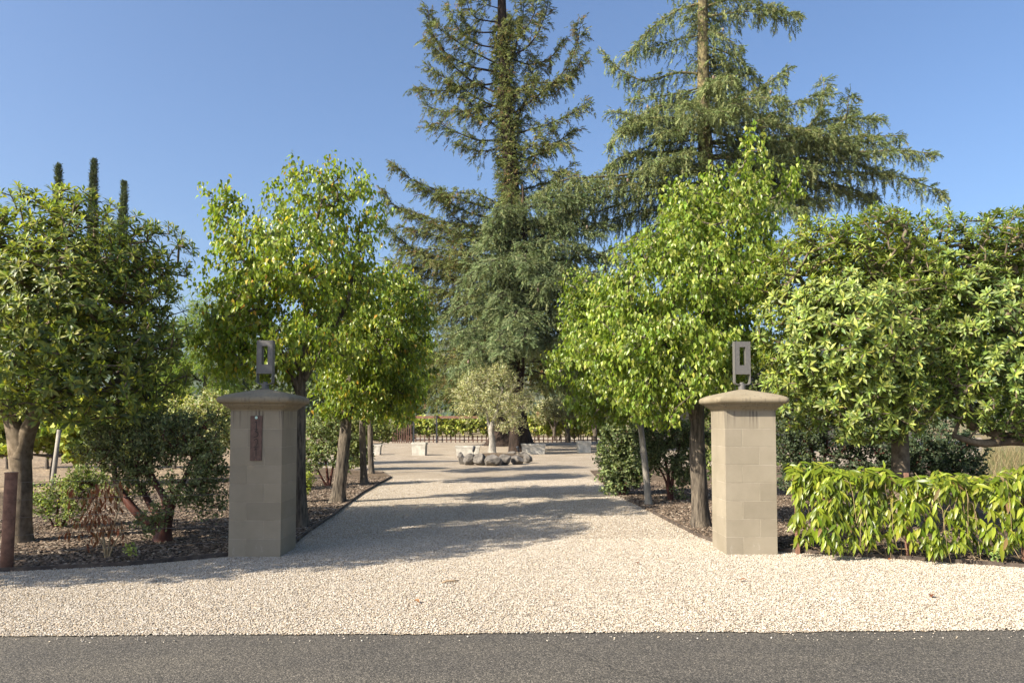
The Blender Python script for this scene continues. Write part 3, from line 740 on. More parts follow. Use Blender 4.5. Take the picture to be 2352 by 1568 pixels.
def whorl_tree(label, base, trunks, lobes, Y, seed, n=800, size=(.17, .22), cols=LQ, w=(2, 3, 3, 1.6, .6), mind=.17, parts=300, group=None, bark='smooth_bark', k=(13, 17), upbias=.45, power=.25, CS=None):
    rng = np.random.default_rng(seed); base = np.array(base, float)
    root = empty('broadleaf_tree', base); tag(root, label, 'tree', group)
    C, S = lobes_m(lobes, Y) if CS is None else (np.array([c for c, _ in CS]), np.array([q for _, q in CS]))
    tg = sample_lobes(rng, C, S, n, mind, power)
    wood = []; nodes = []
    for pts, rad in trunks:
        v, f, P, r = trunk_geo(rng, pts, rad, 18, .02, 1.35); wood.append((v, f)); nodes.append(P[len(P) // 2:])
    own = np.argmin(np.stack([np.min(np.linalg.norm(tg[:, None] - q[None], axis=2), 1) for q in nodes], 1), 1)
    for i, q in enumerate(nodes):
        if (own == i).sum() > 1:
            P, par, cnt, n0 = grow(rng, q, tg[own == i], .3, .6); wood.append(branch_geo(P, par, cnt, n0, .0055, .06))
    V, F = join(wood); mesh_obj('trunk', V, F, M[bark], root, base, smooth=True)
    cen = C.mean(0); out = nrm(tg - cen); ax = nrm(out * .8 + np.array([0, 0, upbias]) + rnd_dirs(rng, len(tg)) * .45)
    sz = rng.uniform(size[0], size[1], len(tg)); spin = rng.uniform(0, 6.28, len(tg))
    var = [rosette_mesh(rng, int(rng.integers(k[0], k[1] + 1)), cols, w) for _ in range(9)]
    low = [rosette_mesh(rng, int(rng.integers(k[0], k[1] + 1)) - 2, cols, w, T_LONG_FAR) for _ in range(9)]
    vi = rng.integers(len(var), size=len(tg))
    mats = []
    for i in range(len(tg)):
        z = Vector(ax[i]); x_ = z.orthogonal().normalized(); x_ = Matrix.Rotation(spin[i], 3, z) @ x_; y_ = z.cross(x_)
        mats.append(Matrix((x_, y_, z)).transposed())
    front = np.argsort(((tg - np.array([0, 0, EYE])) ** 2).sum(1) + 4 * rng.random(len(tg)))
    proj = np.abs(tg[:, 0] / tg[:, 1]) < .72
    pick = [i for i in front if proj[i]][:parts]; ps = set(pick)
    rest = [i for i in range(len(tg)) if i not in ps]
    Vs, Fs, Cs, nn = [], [], [], 0
    for i in rest:
        v, f, c = low[vi[i]]; v = v @ np.array(mats[i]).T * sz[i] + tg[i]; Vs.append(v); Fs.append(f + nn); Cs.append(c * (1 + rng.normal(0, .15))); nn += len(v)
    if Vs: mesh_obj('crown', np.concatenate(Vs), np.concatenate(Fs), M['loquat_leaf'], root, base, np.clip(np.concatenate(Cs), .004, .9))['kind'] = 'stuff'
    data = []
    for v, f, c in var:
        o = mesh_obj('leaf_whorl', v, f, M['loquat_leaf'], None, None, c); data.append(o.data); bpy.data.objects.remove(o)
    for i in pick:
        o = bpy.data.objects.new('leaf_whorl', data[vi[i]]); col.objects.link(o); o.parent = root
        o.matrix_local = Matrix.Translation(Vector(tg[i] - base)) @ mats[i].to_4x4() @ Matrix.Scale(float(sz[i]), 4)
    return root

# left tree by the rusty post: forked trunk
b = gnd(40, 1247); f1 = at(45, 1010, b.y)
whorl_tree('wide dark broadleaf tree with forked trunk behind the rusty fence post', b,
    [([b, at(50, 1130, b.y), f1, at(25, 960, b.y), at(-10, 860, b.y + .2), at(-20, 740, b.y)], [.135, .122, .125, .085, .06, .04]),
     ([at(48, 1050, b.y), at(62, 990, b.y), at(95, 930, b.y), at(150, 800, b.y - .2), at(170, 640, b.y)], [.10, .095, .075, .055, .03]),
     ([at(50, 1050, b.y), at(75, 950, b.y + .3), at(70, 850, b.y + .6), at(90, 650, b.y + .6)], [.08, .07, .06, .03])],
    [(60, 560, 130, 120), (180, 560, 120, 130, -.2), (290, 600, 110, 110, 0), (370, 580, 80, 80, .2), (120, 700, 170, 150, -.3), (290, 740, 140, 140, 0), (60, 840, 160, 130, -.5), (220, 870, 150, 110, -.3), (330, 860, 100, 90, .1), (-80, 640, 140, 190), (-90, 850, 140, 110), (170, 470, 60, 55, 0), (40, 480, 70, 55), (30, 700, 120, 160, .8), (250, 680, 150, 150, 1.0)],
    b.y, 11, 1900, (.115, .155), w=(1.5, 3, 3, 2, 1), mind=.10, group='whorled broadleaf trees')
whorl_tree('broadleaf tree standing outside the left edge of the picture', (-7.3, 7.3, 0), [([(-7.3, 7.3, -.05), (-7.2, 7.1, 1.6), (-6.9, 6.5, 3.6)], [.15, .13, .05])],
    None, 7.0, 12, 1200, (.17, .22), parts=0, mind=.14, group='whorled broadleaf trees', CS=[((-6.3, 6.4, 4.1), (1.3, 1.35, 1.5)), ((-7.2, 6.0, 3.7), (1.4, 1.3, 1.4)), ((-5.9, 6.8, 3.1), (.8, 1.0, .9)), ((-6.4, 6.6, 5.0), (1.0, 1.1, .8)), ((-8.2, 5.8, 3.4), (1.2, 1.2, 1.2))], power=.4)
# right hedge-like pair
b = at(2068, 1185, 9.75); b.z = 0
RL = [(.095, .145, .045), (.145, .205, .058), (.205, .265, .065), (.265, .315, .07), (.33, .355, .08)]
whorl_tree('dense sunlit broadleaf tree between the sunlit pillar and the right edge', b,
    [([b, at(2068, 1040, b.y), at(2062, 900, b.y), at(2050, 700, b.y)], [.115, .105, .09, .05]), ([at(2066, 1000, b.y), at(2000, 900, b.y), at(1900, 760, b.y)], [.07, .06, .03])],
    [(1900, 620, 130, 115), (2010, 570, 110, 90, -.1), (1840, 740, 110, 140, -.1), (1960, 780, 170, 160, -.4), (1840, 900, 90, 90, -.1), (2000, 920, 150, 100, -.3), (2090, 700, 120, 160, -.2), (2000, 680, 150, 150, .7), (2110, 900, 80, 80, -.2), (1880, 540, 60, 50), (2030, 510, 60, 40), (2110, 620, 70, 90, -.2), (2130, 790, 80, 120, -.3), (1780, 640, 50, 70), (1790, 820, 50, 80)],
    b.y, 13, 2300, (.108, .142), RL, (1, 2, 3, 2.4, 1), .085, group='whorled broadleaf trees')
b2 = at(2420, 1185, b.y); b2 = Vector((b2.x, b.y + .1, 0))
whorl_tree('dense sunlit broadleaf tree cut off by the right edge of the picture', b2,
    [([b2, at(2420, 1000, b2.y), at(2400, 860, b2.y), at(2380, 640, b2.y)], [.12, .11, .09, .05]), ([at(2425, 1020, b2.y), at(2330, 1010, b2.y), at(2250, 1020, b2.y - .2), at(2190, 1000, b2.y - .3)], [.07, .065, .05, .03])],
    [(2200, 590, 120, 100), (2320, 580, 120, 100, -.1), (2230, 740, 140, 140, -.3), (2360, 740, 140, 150, -.2), (2270, 880, 140, 110, -.3), (2390, 890, 120, 110), (2470, 680, 160, 190), (2180, 860, 70, 90, -.2), (2150, 530, 70, 50), (2330, 520, 90, 40), (2310, 700, 170, 150, .8), (2330, 965, 110, 40, -.1), (2160, 680, 80, 120, -.3), (2170, 800, 80, 100, -.35)],
    b2.y, 14, 2100, (.108, .142), RL, (1, 2, 3, 2.2, .8), .085, group='whorled broadleaf trees')

# ================================================================== PEAR TREES
PEAR = [(.13, .19, .028), (.18, .245, .035), (.24, .30, .045), (.31, .345, .055), (.46, .37, .06), (.48, .29, .05)]
PW = (2.2, 3, 2.6, 1.3, .3, .12)
def pear(label, bpx, bpy_, trunk_px, rad, lobes, seed, n, per=29, size=(.064, .10), cols=PEAR, w=PW, bark='pear_bark', **kw):
    b = gnd(bpx, bpy_); C, S = lobes_m(lobes, b.y); S[:, 1] *= 1.8 if bpx < 1000 else 1.4
    tr = [([Vector((b.x, b.y, -.06)), b] + [at(x, y, b.y + (q[0] if q else 0)) for x, y, *q in t], rr) for t, rr in zip(trunk_px, rad)]
    return leafy('pear_tree', label, 'tree', b, tr[:1] + [(t[0][2:], t[1]) for t in tr[1:]], C, S, M['pear_leaf'], T_PEAR, cols, w, n=n, per=per, size=size, shoot=.3, hang=.85, spread=.55,
                 bark=bark, rtip=.0042, rmax=.05, seed=seed, mind=.10, sag=.7, group='pear trees lining the driveway', power=.36, ridge=.06, **kw)
pear('tall pear tree right behind the shaded gate pillar', 692, 1212,
     [[(690, 1100), (690, 940), (692, 860), (705, 740), (700, 600), (740, 460)], [(690, 900), (640, 800, -.1), (600, 690, -.2), (560, 600), (520, 500)], [(695, 870), (750, 790, .2), (800, 690, .3), (820, 560, .2)]],
     [[.085, .082, .074, .068, .06, .05, .035, .015], [.045, .04, .03, .022, .012], [.045, .04, .03, .014]],
     [(510, 455, 38, 42), (530, 530, 55, 60), (600, 560, 95, 90, -.1), (690, 480, 95, 75), (770, 440, 75, 80), (810, 520, 75, 95, .1), (700, 590, 140, 95, -.3), (560, 650, 100, 80), (800, 640, 85, 90, .2), (660, 690, 150, 80, -.2), (560, 760, 105, 80), (700, 780, 130, 70, -.3), (620, 840, 95, 45, -.2), (760, 365, 18, 32), (720, 405, 30, 35), (825, 420, 16, 38), (690, 390, 18, 30), (520, 800, 70, 60, .2)],
     31, 580, sides=18, flare=1.45)
pear('leaning rough-barked pear tree, second in the left driveway row', 775, 1154,
     [[(785, 1080), (795, 980), (800, 900), (815, 800), (830, 700)], [(798, 930), (860, 860, .2), (900, 780), (930, 720)]],
     [[.12, .118, .11, .10, .08, .05, .02], [.06, .05, .035, .015]],
     [(800, 690, 80, 75), (880, 690, 90, 80, -.2), (940, 720, 55, 80), (860, 790, 120, 90, -.3), (930, 840, 60, 75), (820, 880, 90, 70, -.3), (900, 910, 65, 60), (770, 920, 45, 40), (790, 800, 80, 90, .3), (890, 640, 50, 30)],
     32, 560, size=(.075, .112), sides=18, flare=1.7)
pear('slim pear tree, third in the left driveway row', 836, 1113, [[(834, 1060), (832, 980), (840, 880), (850, 780)]], [[.085, .08, .075, .07, .05, .02]],
     [(880, 800, 70, 80), (930, 870, 50, 70), (850, 900, 70, 55, -.2), (920, 940, 40, 40), (840, 760, 70, 60)], 33, 300, size=(.09, .13))
pear('farthest pear tree of the left driveway row', 853, 1088, [[(851, 1040), (850, 980), (860, 880), (870, 800)]], [[.085, .08, .075, .07, .05, .02]],
     [(900, 780, 60, 60), (950, 860, 40, 60), (890, 930, 55, 45, -.2), (960, 800, 40, 50), (870, 860, 60, 70)], 34, 260, size=(.09, .13))
RP = [(.125, .19, .028), (.175, .25, .036), (.24, .31, .048), (.31, .355, .07), (.39, .41, .12)]
pear('tall full pear tree with thick forked trunk left of the sunlit pillar', 1610, 1212,
     [[(1606, 1120), (1600, 1010), (1604, 900), (1600, 800), (1640, 640), (1700, 460)], [(1598, 960), (1570, 880, -.2), (1530, 780, -.3), (1480, 700, -.2)], [(1602, 900), (1660, 780, .2), (1700, 650, .2)]],
     [[.125, .12, .115, .10, .075, .055, .035, .012], [.06, .05, .035, .015], [.05, .035, .015]],
     [(1725, 340, 28, 55), (1725, 430, 55, 75), (1660, 430, 45, 50), (1550, 430, 30, 40), (1600, 480, 70, 60), (1690, 520, 100, 85, -.1), (1560, 570, 95, 85, -.1), (1470, 590, 60, 60), (1650, 640, 130, 95, -.3), (1520, 690, 110, 90, -.3), (1420, 700, 90, 80, -.1), (1740, 600, 60, 110, .2), (1690, 750, 80, 90, .1), (1580, 780, 120, 80, -.4), (1450, 790, 110, 80, -.3), (1560, 870, 110, 60, -.4), (1460, 880, 90, 65, -.3), (1370, 800, 70, 50), (1810, 430, 30, 50, .2), (1530, 940, 60, 35, -.4), (1660, 850, 60, 50, .4)],
     35, 760, cols=RP, w=(1.6, 3, 3, 1.8, .8), sides=18, flare=1.4)
pear('thin pale-trunked pear tree among the shrubs right of the driveway', 1490, 1160,
     [[(1484, 1090), (1472, 980), (1455, 880), (1430, 760), (1400, 660)]], [[.062, .06, .056, .052, .045, .03, .012]],
     [(1400, 690, 80, 60), (1340, 720, 55, 55), (1380, 790, 90, 60), (1310, 820, 45, 40), (1400, 880, 80, 55), (1350, 930, 50, 35), (1450, 760, 80, 90), (1420, 940, 60, 35), (1330, 660, 35, 35), (1280, 850, 30, 30)],
     36, 470, cols=RP, bark='pale_bark')

# ================================================================== CONIFERS
def poly_resample(pts, step):
    pts = np.array(pts, float); s = np.r_[0, np.cumsum(np.linalg.norm(np.diff(pts, axis=0), axis=1))]
    n = max(3, int(s[-1] / step)); u = np.linspace(0, s[-1], n)
    P = np.stack([np.interp(u, s, pts[:, i]) for i in range(3)], 1)
    for _ in range(3): P[1:-1] = (P[:-2] + 2 * P[1:-1] + P[2:]) / 4
    return P, u / s[-1]
def conifer(name, label, base, trunk, rad, branches, T, cols, w, seed, step, blen, nspr, ssize, droop, flat, bark, start=.12, sides=14, trunk_fuzz=None, rbr=.012, ends=.35, upturn=0., cones=0, weep=0):
    """branches: polylines in metres; each carries drooping side sprays of needled sprigs"""
    rng = np.random.default_rng(seed); base = np.array(base, float)
    root = empty(name, base); tag(root, label, 'tree')
    v, f, P, r = trunk_geo(rng, trunk, rad, sides, .05, 1.3, 1.2); wood = [(v, f)]
    pos, ax, sz = [], [], []
    down = np.array([0, 0, -1.])
    for br in branches:
        Q, u = poly_resample(br, step); L = np.linalg.norm(np.diff(Q, axis=0), axis=1).sum()
        rr = rbr * (L ** .8) * (1 - u * .85) + .006
        wood.append(seg_geo(Q[:-1], Q[1:], rr[:-1], rr[1:], 5))
        tan = nrm(np.gradient(Q, axis=0))
        for i in range(len(Q)):
            if u[i] < start: continue
            side = np.cross(tan[i], [0, 0, 1.]); side /= max(np.linalg.norm(side), 1e-6)
            for sg in (-1, 1):
                if rng.random() < .12: continue
                ln = (blen(Q[i][2]) if callable(blen) else blen) * (1 - (1 - ends) * u[i]) * rng.uniform(.5, 1.25) * min(1, L / 3 + .3)
                d = side * sg * (1 if flat else rng.uniform(.3, 1)) + tan[i] * rng.uniform(.3, .8) + np.array([0, 0, rng.normal(.05 + upturn, .25)])
                d /= np.linalg.norm(d); dr = droop * rng.uniform(.4, 1.3)
                t = (np.arange(nspr) + rng.random(nspr)) / nspr
                p = Q[i] + d * (t * ln)[:, None] + down * (dr * t ** 2 * ln)[:, None] + rng.normal(0, .05, (nspr, 3))
                a = d + down * (2 * dr * t)[:, None] + rng.normal(0, .38, (nspr, 3))
                pos.append(p); ax.append(a); sz.append(rng.uniform(.7, 1.2, nspr) * ssize)
                wood.append(seg_geo(p[:1] * 0 + Q[i], p[nspr // 2:nspr // 2 + 1], np.array([.012]), np.array([.006]), 3))
        if weep:                    # curtains of twigs hanging from the limb
            for i in range(len(Q)):
                if u[i] < .2 or rng.random() > weep: continue
                k = int(rng.integers(5, 11)); t = np.arange(k) / k; ln = k * ssize * .42
                p = Q[i] + rng.normal(0, .14, 3) * np.array([1, 1, .2]) + down * (t * ln)[:, None] + rng.normal(0, .03, (k, 3))
                pos.append(p); ax.append(down + rng.normal(0, .28, (k, 3))); sz.append(rng.uniform(.6, .95, k) * ssize)
        k = 5; pos.append(Q[-1] + rng.normal(0, .08, (k, 3))); ax.append(tan[-1] + rng.normal(0, .3, (k, 3))); sz.append(np.full(k, ssize))
    if trunk_fuzz:
        n, z0, z1, spread = trunk_fuzz
        zz = rng.uniform(z0, z1, n); c = np.stack([np.interp(zz, P[:, 2], P[:, i]) for i in range(3)], 1); rr = np.interp(zz, P[:, 2], r)
        an = rng.uniform(0, 6.28, n); o = np.stack([np.cos(an), np.sin(an), np.zeros(n)], 1)
        pos.append(c + o * (rr + rng.random(n) ** 1.5 * spread)[:, None]); ax.append(o * .6 + np.array([0, 0, -.35]) + rng.normal(0, .5, (n, 3))); sz.append(rng.uniform(.7, 1.2, n) * ssize)
    V, F = join(wood); mesh_obj('trunk', V, F, M[bark], root, base, smooth=True)
    pos = np.concatenate(pos); ax = np.concatenate(ax); sz = np.concatenate(sz)
    ok = pos[:, 2] > .3; pos, ax, sz = pos[ok], ax[ok], sz[ok]
    up = nrm(np.array([0, 0, 1.]) + rnd_dirs(rng, len(pos)) * .6)
    v, f = leaf_geo(pos, ax, up, sz, T)
    c = palette(rng, len(pos), cols, w, .16)
    mesh_obj('crown', v, f, M['needle'], root, base, np.repeat(c, len(T[0]), 0))['kind'] = 'stuff'
    for i in range(cones):
        br = branches[rng.integers(len(branches))]; Q, u = poly_resample(br, .3); q = Q[int(len(Q) * rng.uniform(.4, .85))] + np.array([0, -.2, .08]) - base
        m = MB(); m.loft([[(q[0] + rr * math.cos(2 * math.pi * j / 8), q[1] + rr * math.sin(2 * math.pi * j / 8), q[2] + z) for j in range(8)] for rr, z in ((.02, 0), (.055, .04), (.06, .1), (.045, .15), (.012, .19))])
        m.build('cone', M['tile'], root, True)
    return root
def px_branches(lst, Y, rng, spread):
    out = []
    for l in lst:
        dy = rng.normal(0, spread); n = len(l); pts = []
        for i, q in enumerate(l): pts.append(np.array(at(q[0], q[1], Y + (dy + (q[2] if len(q) > 2 else 0)) * i / (n - 1))))
        out.append(pts)
    return out
def fill_branches(rng, n, xyz, zr, lenf, rise, curl, arc=(0, 6.28)):
    """branches that leave the trunk in every direction, so the tree is round"""
    out = []
    for _ in range(n):
        z = rng.uniform(*zr); a = rng.uniform(*arc); L = lenf(z) * rng.uniform(.55, 1.1); p = np.array(xyz(z)); d = np.array([math.cos(a), math.sin(a), 0])
        r0 = rise * rng.uniform(.3, 1.4)
        out.append([p, p + d * L * .35 + np.array([0, 0, L * .35 * r0]), p + d * L * .7 + np.array([0, 0, L * (.7 * r0 + curl * .3)]), p + d * L + np.array([0, 0, L * (r0 + curl)])])
    return out
# coast redwood
rng = np.random.default_rng(41); Y = 42.0
b = gnd(1170, 1022); b = Vector((at(1172, 1000, Y).x, Y, 0))
tp = [Vector((b.x, Y, -.1)), at(1175, 900, Y), at(1178, 700, Y), at(1174, 420, Y), at(1163, 250, Y), at(1154, 60, Y), at(1150, -120, Y), at(1150, -330, Y)]
br = [[(1149, 321), (1097, 324), (1039, 300), (1006, 280), (985, 288)], [(1150, 300), (1111, 265), (1068, 225), (1035, 190)], [(1150, 250), (1103, 230), (1050, 195), (990, 160)],
      [(1140, 165), (1082, 155), (1024, 125), (989, 73), (984, 25)], [(1140, 146), (1082, 117), (1041, 90), (1000, 60)], [(1145, 215), (1082, 187), (1012, 125), (980, 90)], [(1140, 74), (1091, 76), (1059, 44), (1062, -10)],
      [(1148, 52), (1088, 44), (1072, 10), (1066, -40)], [(1176, 128), (1211, 111), (1237, 76), (1257, 20), (1262, -30)], [(1180, 262), (1257, 204), (1298, 163), (1327, 102), (1333, 55)],
      [(1178, 310), (1257, 286), (1304, 268), (1348, 235)], [(1180, 285), (1222, 200), (1225, 135)], [(1180, 380), (1243, 350), (1290, 320), (1318, 300)], [(1165, 160), (1200, 60), (1205, -20)], [(1170, 230), (1215, 190), (1300, 190), (1345, 130)],
      [(1150, 190), (1010, 210), (960, 205)], [(1155, 240), (1030, 260), (985, 245)],
      [(1170, 490), (1060, 460), (985, 430), (940, 410), (905, 378)], [(1165, 530), (1050, 540), (960, 500), (900, 470), (882, 440)], [(1165, 600), (1050, 600), (950, 575), (885, 520)], [(1165, 560), (1040, 500), (1020, 440)],
      [(1160, 680), (1050, 640), (950, 615), (900, 600)], [(1160, 640), (1040, 620), (930, 560)], [(1160, 740), (1060, 700), (1000, 690)], [(1160, 800), (1070, 770), (1000, 770), (950, 790)], [(1160, 860), (1060, 835), (980, 830), (940, 845)],
      [(1155, 900), (1040, 880), (960, 890)], [(1160, 930), (1060, 900), (990, 920)], [(1185, 440), (1260, 420), (1310, 380)], [(1190, 520), (1260, 500), (1330, 470)], [(1190, 900), (1280, 880), (1340, 900)], [(1190, 850), (1290, 830), (1350, 840)], [(1180, 420), (1240, 350), (1270, 300)], [(1168, 510), (1080, 490), (1000, 450), (960, 430)], [(1168, 520), (1100, 520), (1010, 510), (930, 480)], [(1165, 570), (1080, 570), (1000, 540), (920, 520)], [(1165, 590), (1060, 580), (980, 570), (930, 580)], [(1165, 620), (1080, 640), (1010, 640), (950, 640)], [(1160, 660), (1060, 670), (980, 660)], [(1168, 480), (1110, 450), (1050, 440), (1010, 445)], [(1160, 780), (1080, 740), (1010, 730)], [(1160, 880), (1050, 860), (985, 870)], [(1160, 700), (1080, 690), (1000, 660), (940, 660)], [(1160, 720), (1070, 720), (990, 700), (930, 710)], [(1160, 760), (1060, 760), (990, 750)], [(1160, 820), (1060, 800), (1000, 810)], [(1165, 550), (1090, 545), (1010, 520), (950, 530)], [(1165, 610), (1080, 610), (1010, 600), (960, 610)], [(1150, 340), (1100, 350), (1060, 330)], [(1165, 130), (1210, 150), (1260, 140), (1290, 100)], [(1145, 110), (1100, 105), (1050, 70), (1030, 20)], [(1165, 90), (1200, 80), (1230, 30), (1235, -20)], [(1148, 20), (1110, 10), (1090, -30)], [(1170, 200), (1210, 210), (1260, 200), (1300, 170)], [(1148, 270), (1100, 275), (1050, 250)], [(1180, 350), (1240, 330), (1300, 330)], [(1185, 400), (1250, 390), (1320, 400)], [(1185, 460), (1250, 450), (1330, 430)]]
B = px_branches(br, Y, rng, .9)
tx = lambda z: (np.interp(z, [p.z for p in tp], [p.x for p in tp]), Y, z)
B += fill_branches(rng, 4, tx, (15, 27), lambda z: 2.2, .35, .25, (3.6, 5.8)) + fill_branches(rng, 7, tx, (15, 31), lambda z: 2.2, .4, .25, (.6, 2.6))
B += fill_branches(rng, 34, tx, (2.4, 13), lambda z: 5.2, .02, .05, (3.0, 6.4)) + fill_branches(rng, 16, tx, (2.4, 13), lambda z: 5.0, .05, .1)
RW = [(.135, .165, .055), (.18, .21, .07), (.235, .26, .09), (.28, .275, .11), (.28, .19, .095)]
conifer('redwood_tree', 'towering redwood with upswept branches and shaggy green trunk', b, tp, [1.15, .72, .62, .46, .36, .28, .2, .1], B, T_REDW, RW, (2, 3, 3, 1.4, .7), 42, .21, lambda z: np.interp(z, [4, 11, 14, 30], [1.3, 1.3, 1.0, .9]), 9, .32, .7, False, 'conifer_bark',
        trunk_fuzz=(5500, 6.5, 24, .42), rbr=.016, sides=18, start=.14, ends=.8)
# cedar on the right
rng = np.random.default_rng(51); Y = 36.0
b = at(1618, 1030, Y); b.z = 0
tp = [Vector((b.x, Y, -.1)), at(1620, 900, Y), at(1624, 600, Y), at(1622, 400, Y), at(1616, 220, Y), at(1614, 60, Y), at(1612, -150, Y), at(1612, -330, Y)]
br = [[(1612, 40), (1680, 30), (1760, 22), (1832, 36)], [(1612, 8), (1560, 20), (1500, 60), (1440, 124)], [(1615, 105), (1670, 120), (1710, 150), (1755, 200)], [(1610, 170), (1560, 165), (1480, 190), (1420, 160), (1385, 122)],
      [(1620, 230), (1680, 230), (1740, 205), (1805, 162)], [(1615, 240), (1520, 240), (1430, 285), (1405, 330)], [(1620, 290), (1740, 280), (1820, 240), (1885, 218)], [(1625, 330), (1800, 325), (1900, 275), (2022, 272)],
      [(1625, 360), (1800, 350), (1920, 315), (2064, 312)], [(1630, 400), (1800, 370), (1960, 350), (2060, 345), (2140, 352)], [(1630, 430), (1800, 400), (1960, 395), (2080, 408), (2162, 440)], [(1625, 460), (1750, 440), (1840, 470), (1855, 510)],
      [(1610, 320), (1500, 330), (1400, 385)], [(1615, 390), (1500, 400), (1400, 415), (1290, 425), (1235, 445)], [(1615, 420), (1480, 430), (1330, 470), (1260, 500)], [(1615, 300), (1520, 280), (1410, 255)], [(1615, 500), (1480, 480), (1350, 520)],
      [(1615, 200), (1560, 215), (1450, 230)], [(1612, 80), (1560, 90), (1490, 110)], [(1612, 60), (1660, 80), (1700, 110)], [(1620, 350), (1550, 350), (1440, 350)], [(1625, 420), (1750, 420), (1900, 430), (2000, 450)], [(1625, 300), (1700, 320), (1860, 310), (1960, 330)],
      [(1625, 480), (1800, 450), (1900, 460)], [(1615, 560), (1480, 540), (1380, 580)], [(1615, 620), (1500, 600), (1400, 650)], [(1615, 450), (1540, 460), (1420, 510)], [(1612, 20), (1660, 0), (1720, 0), (1790, 20)], [(1740, 280), (1850, 300), (1890, 250), (1893, 185)], [(1900, 310), (1945, 270), (1950, 215)]]
EXTRA = [[(1615, 400), (1500, 395), (1400, 405), (1300, 410), (1225, 450)], [(1615, 430), (1500, 420), (1380, 430), (1270, 470)], [(1615, 440), (1480, 450), (1360, 490), (1300, 530)], [(1620, 340), (1500, 350), (1420, 360), (1380, 400)], [(1615, 270), (1500, 270), (1430, 300)],
         [(1700, 340), (1820, 330), (1920, 340), (1990, 360)], [(1700, 380), (1850, 370), (1960, 375), (2040, 395)], [(1700, 400), (1830, 410), (1930, 425), (2010, 455)], [(1680, 300), (1780, 290), (1850, 300), (1920, 295)], [(1690, 430), (1800, 440), (1880, 460)], [(1800, 350), (1880, 330), (1960, 320), (2030, 330)], [(1640, 250), (1720, 260), (1800, 270)]]
B = px_branches(br, Y, rng, .8)
tx = lambda z: (np.interp(z, [p.z for p in tp], [p.x for p in tp]), Y, z)
B += px_branches(EXTRA, Y, rng, 1.2) + fill_branches(rng, 24, tx, (9, 17.5), lambda z: 2.4 + (21 - z) * .34, .08, -.2, (3.4, 6.0)) + fill_branches(rng, 26, tx, (10, 26), lambda z: max(2, 2.2 + (21 - z) * .3), .08, -.18, (.2, 2.9)) + fill_branches(rng, 16, tx, (3, 10), lambda z: 5, .05, -.15)
CD = [(.12, .15, .062), (.165, .20, .08), (.215, .245, .10), (.27, .29, .13)]
conifer('cedar_tree', 'broad cedar with drooping branch tips behind the right driveway pear', b, tp, [.6, .42, .40, .36, .31, .26, .18, .1], B, T_CEDAR, CD, (2, 3, 2.4, 1), 52, .21, 1.2, 10, .32, 1.0, True, 'lichen_bark', rbr=.016, start=.1, cones=14, weep=.9, trunk_fuzz=(700, 13, 26, .7))
# cedar in the middle, in front of the redwood
rng = np.random.default_rng(61); Y = 34.5
b = at(1186, 1030, Y); b.z = 0
tp = [Vector((b.x, Y, -.1)), at(1190, 900, Y), at(1200, 700, Y), at(1206, 540, Y), at(1200, 425, Y)]
br = [[(1203, 500), (1160, 505), (1120, 530)], [(1203, 510), (1260, 500), (1310, 520)], [(1205, 540), (1150, 530), (1090, 565)], [(1205, 545), (1280, 545), (1340, 565)], [(1207, 600), (1130, 590), (1060, 645)], [(1210, 600), (1300, 595), (1395, 590)],
      [(1210, 650), (1120, 640), (1045, 690)], [(1212, 650), (1300, 660), (1385, 690)], [(1215, 720), (1130, 715), (1050, 780)], [(1215, 720), (1300, 735), (1365, 800)], [(1216, 790), (1130, 795), (1070, 865)], [(1216, 785), (1300, 800), (1355, 870)],
      [(1218, 860), (1150, 865), (1090, 905)], [(1218, 850), (1290, 870), (1340, 905)], [(1205, 530), (1300, 500), (1400, 520)], [(1205, 470), (1280, 450), (1370, 460)], [(1207, 580), (1320, 570), (1430, 600)], [(1205, 560), (1170, 570), (1130, 610)], [(1212, 690), (1150, 700), (1100, 740)], [(1212, 690), (1270, 700), (1330, 740)], [(1207, 560), (1290, 520), (1380, 540)], [(1210, 620), (1300, 620), (1400, 640)], [(1205, 480), (1260, 460), (1320, 470)], [(1214, 760), (1310, 760), (1400, 800)], [(1216, 830), (1310, 830), (1380, 870)], [(1205, 500), (1150, 480), (1120, 500)], [(1208, 620), (1120, 610), (1070, 600)], [(1214, 760), (1120, 750), (1040, 760)], [(1216, 840), (1110, 830), (1040, 850)]]
B = px_branches(br, Y, rng, .7)
tx = lambda z: (np.interp(z, [p.z for p in tp], [p.x for p in tp]), Y, z)
B += fill_branches(rng, 46, tx, (4.6, 11.5), lambda z: 1.3 + (12.5 - z) * .40, .12, -.3, (3.3, 6.1)) + fill_branches(rng, 26, tx, (4.2, 11), lambda z: .9 + (12.5 - z) * .3, .1, -.3)
CD2 = [(.095, .125, .058), (.135, .17, .076), (.18, .215, .098), (.23, .26, .125)]
conifer('cedar_tree', 'weeping grey-green cedar in front of the redwood above the olive', b, tp, [.34, .28, .2, .12, .03], B, T_CEDAR, CD2, (2, 3, 2.4, 1.2), 62, .2, 1.15, 10, .30, .75, True, 'conifer_bark', rbr=.014, start=.08, cones=9, weep=.45)

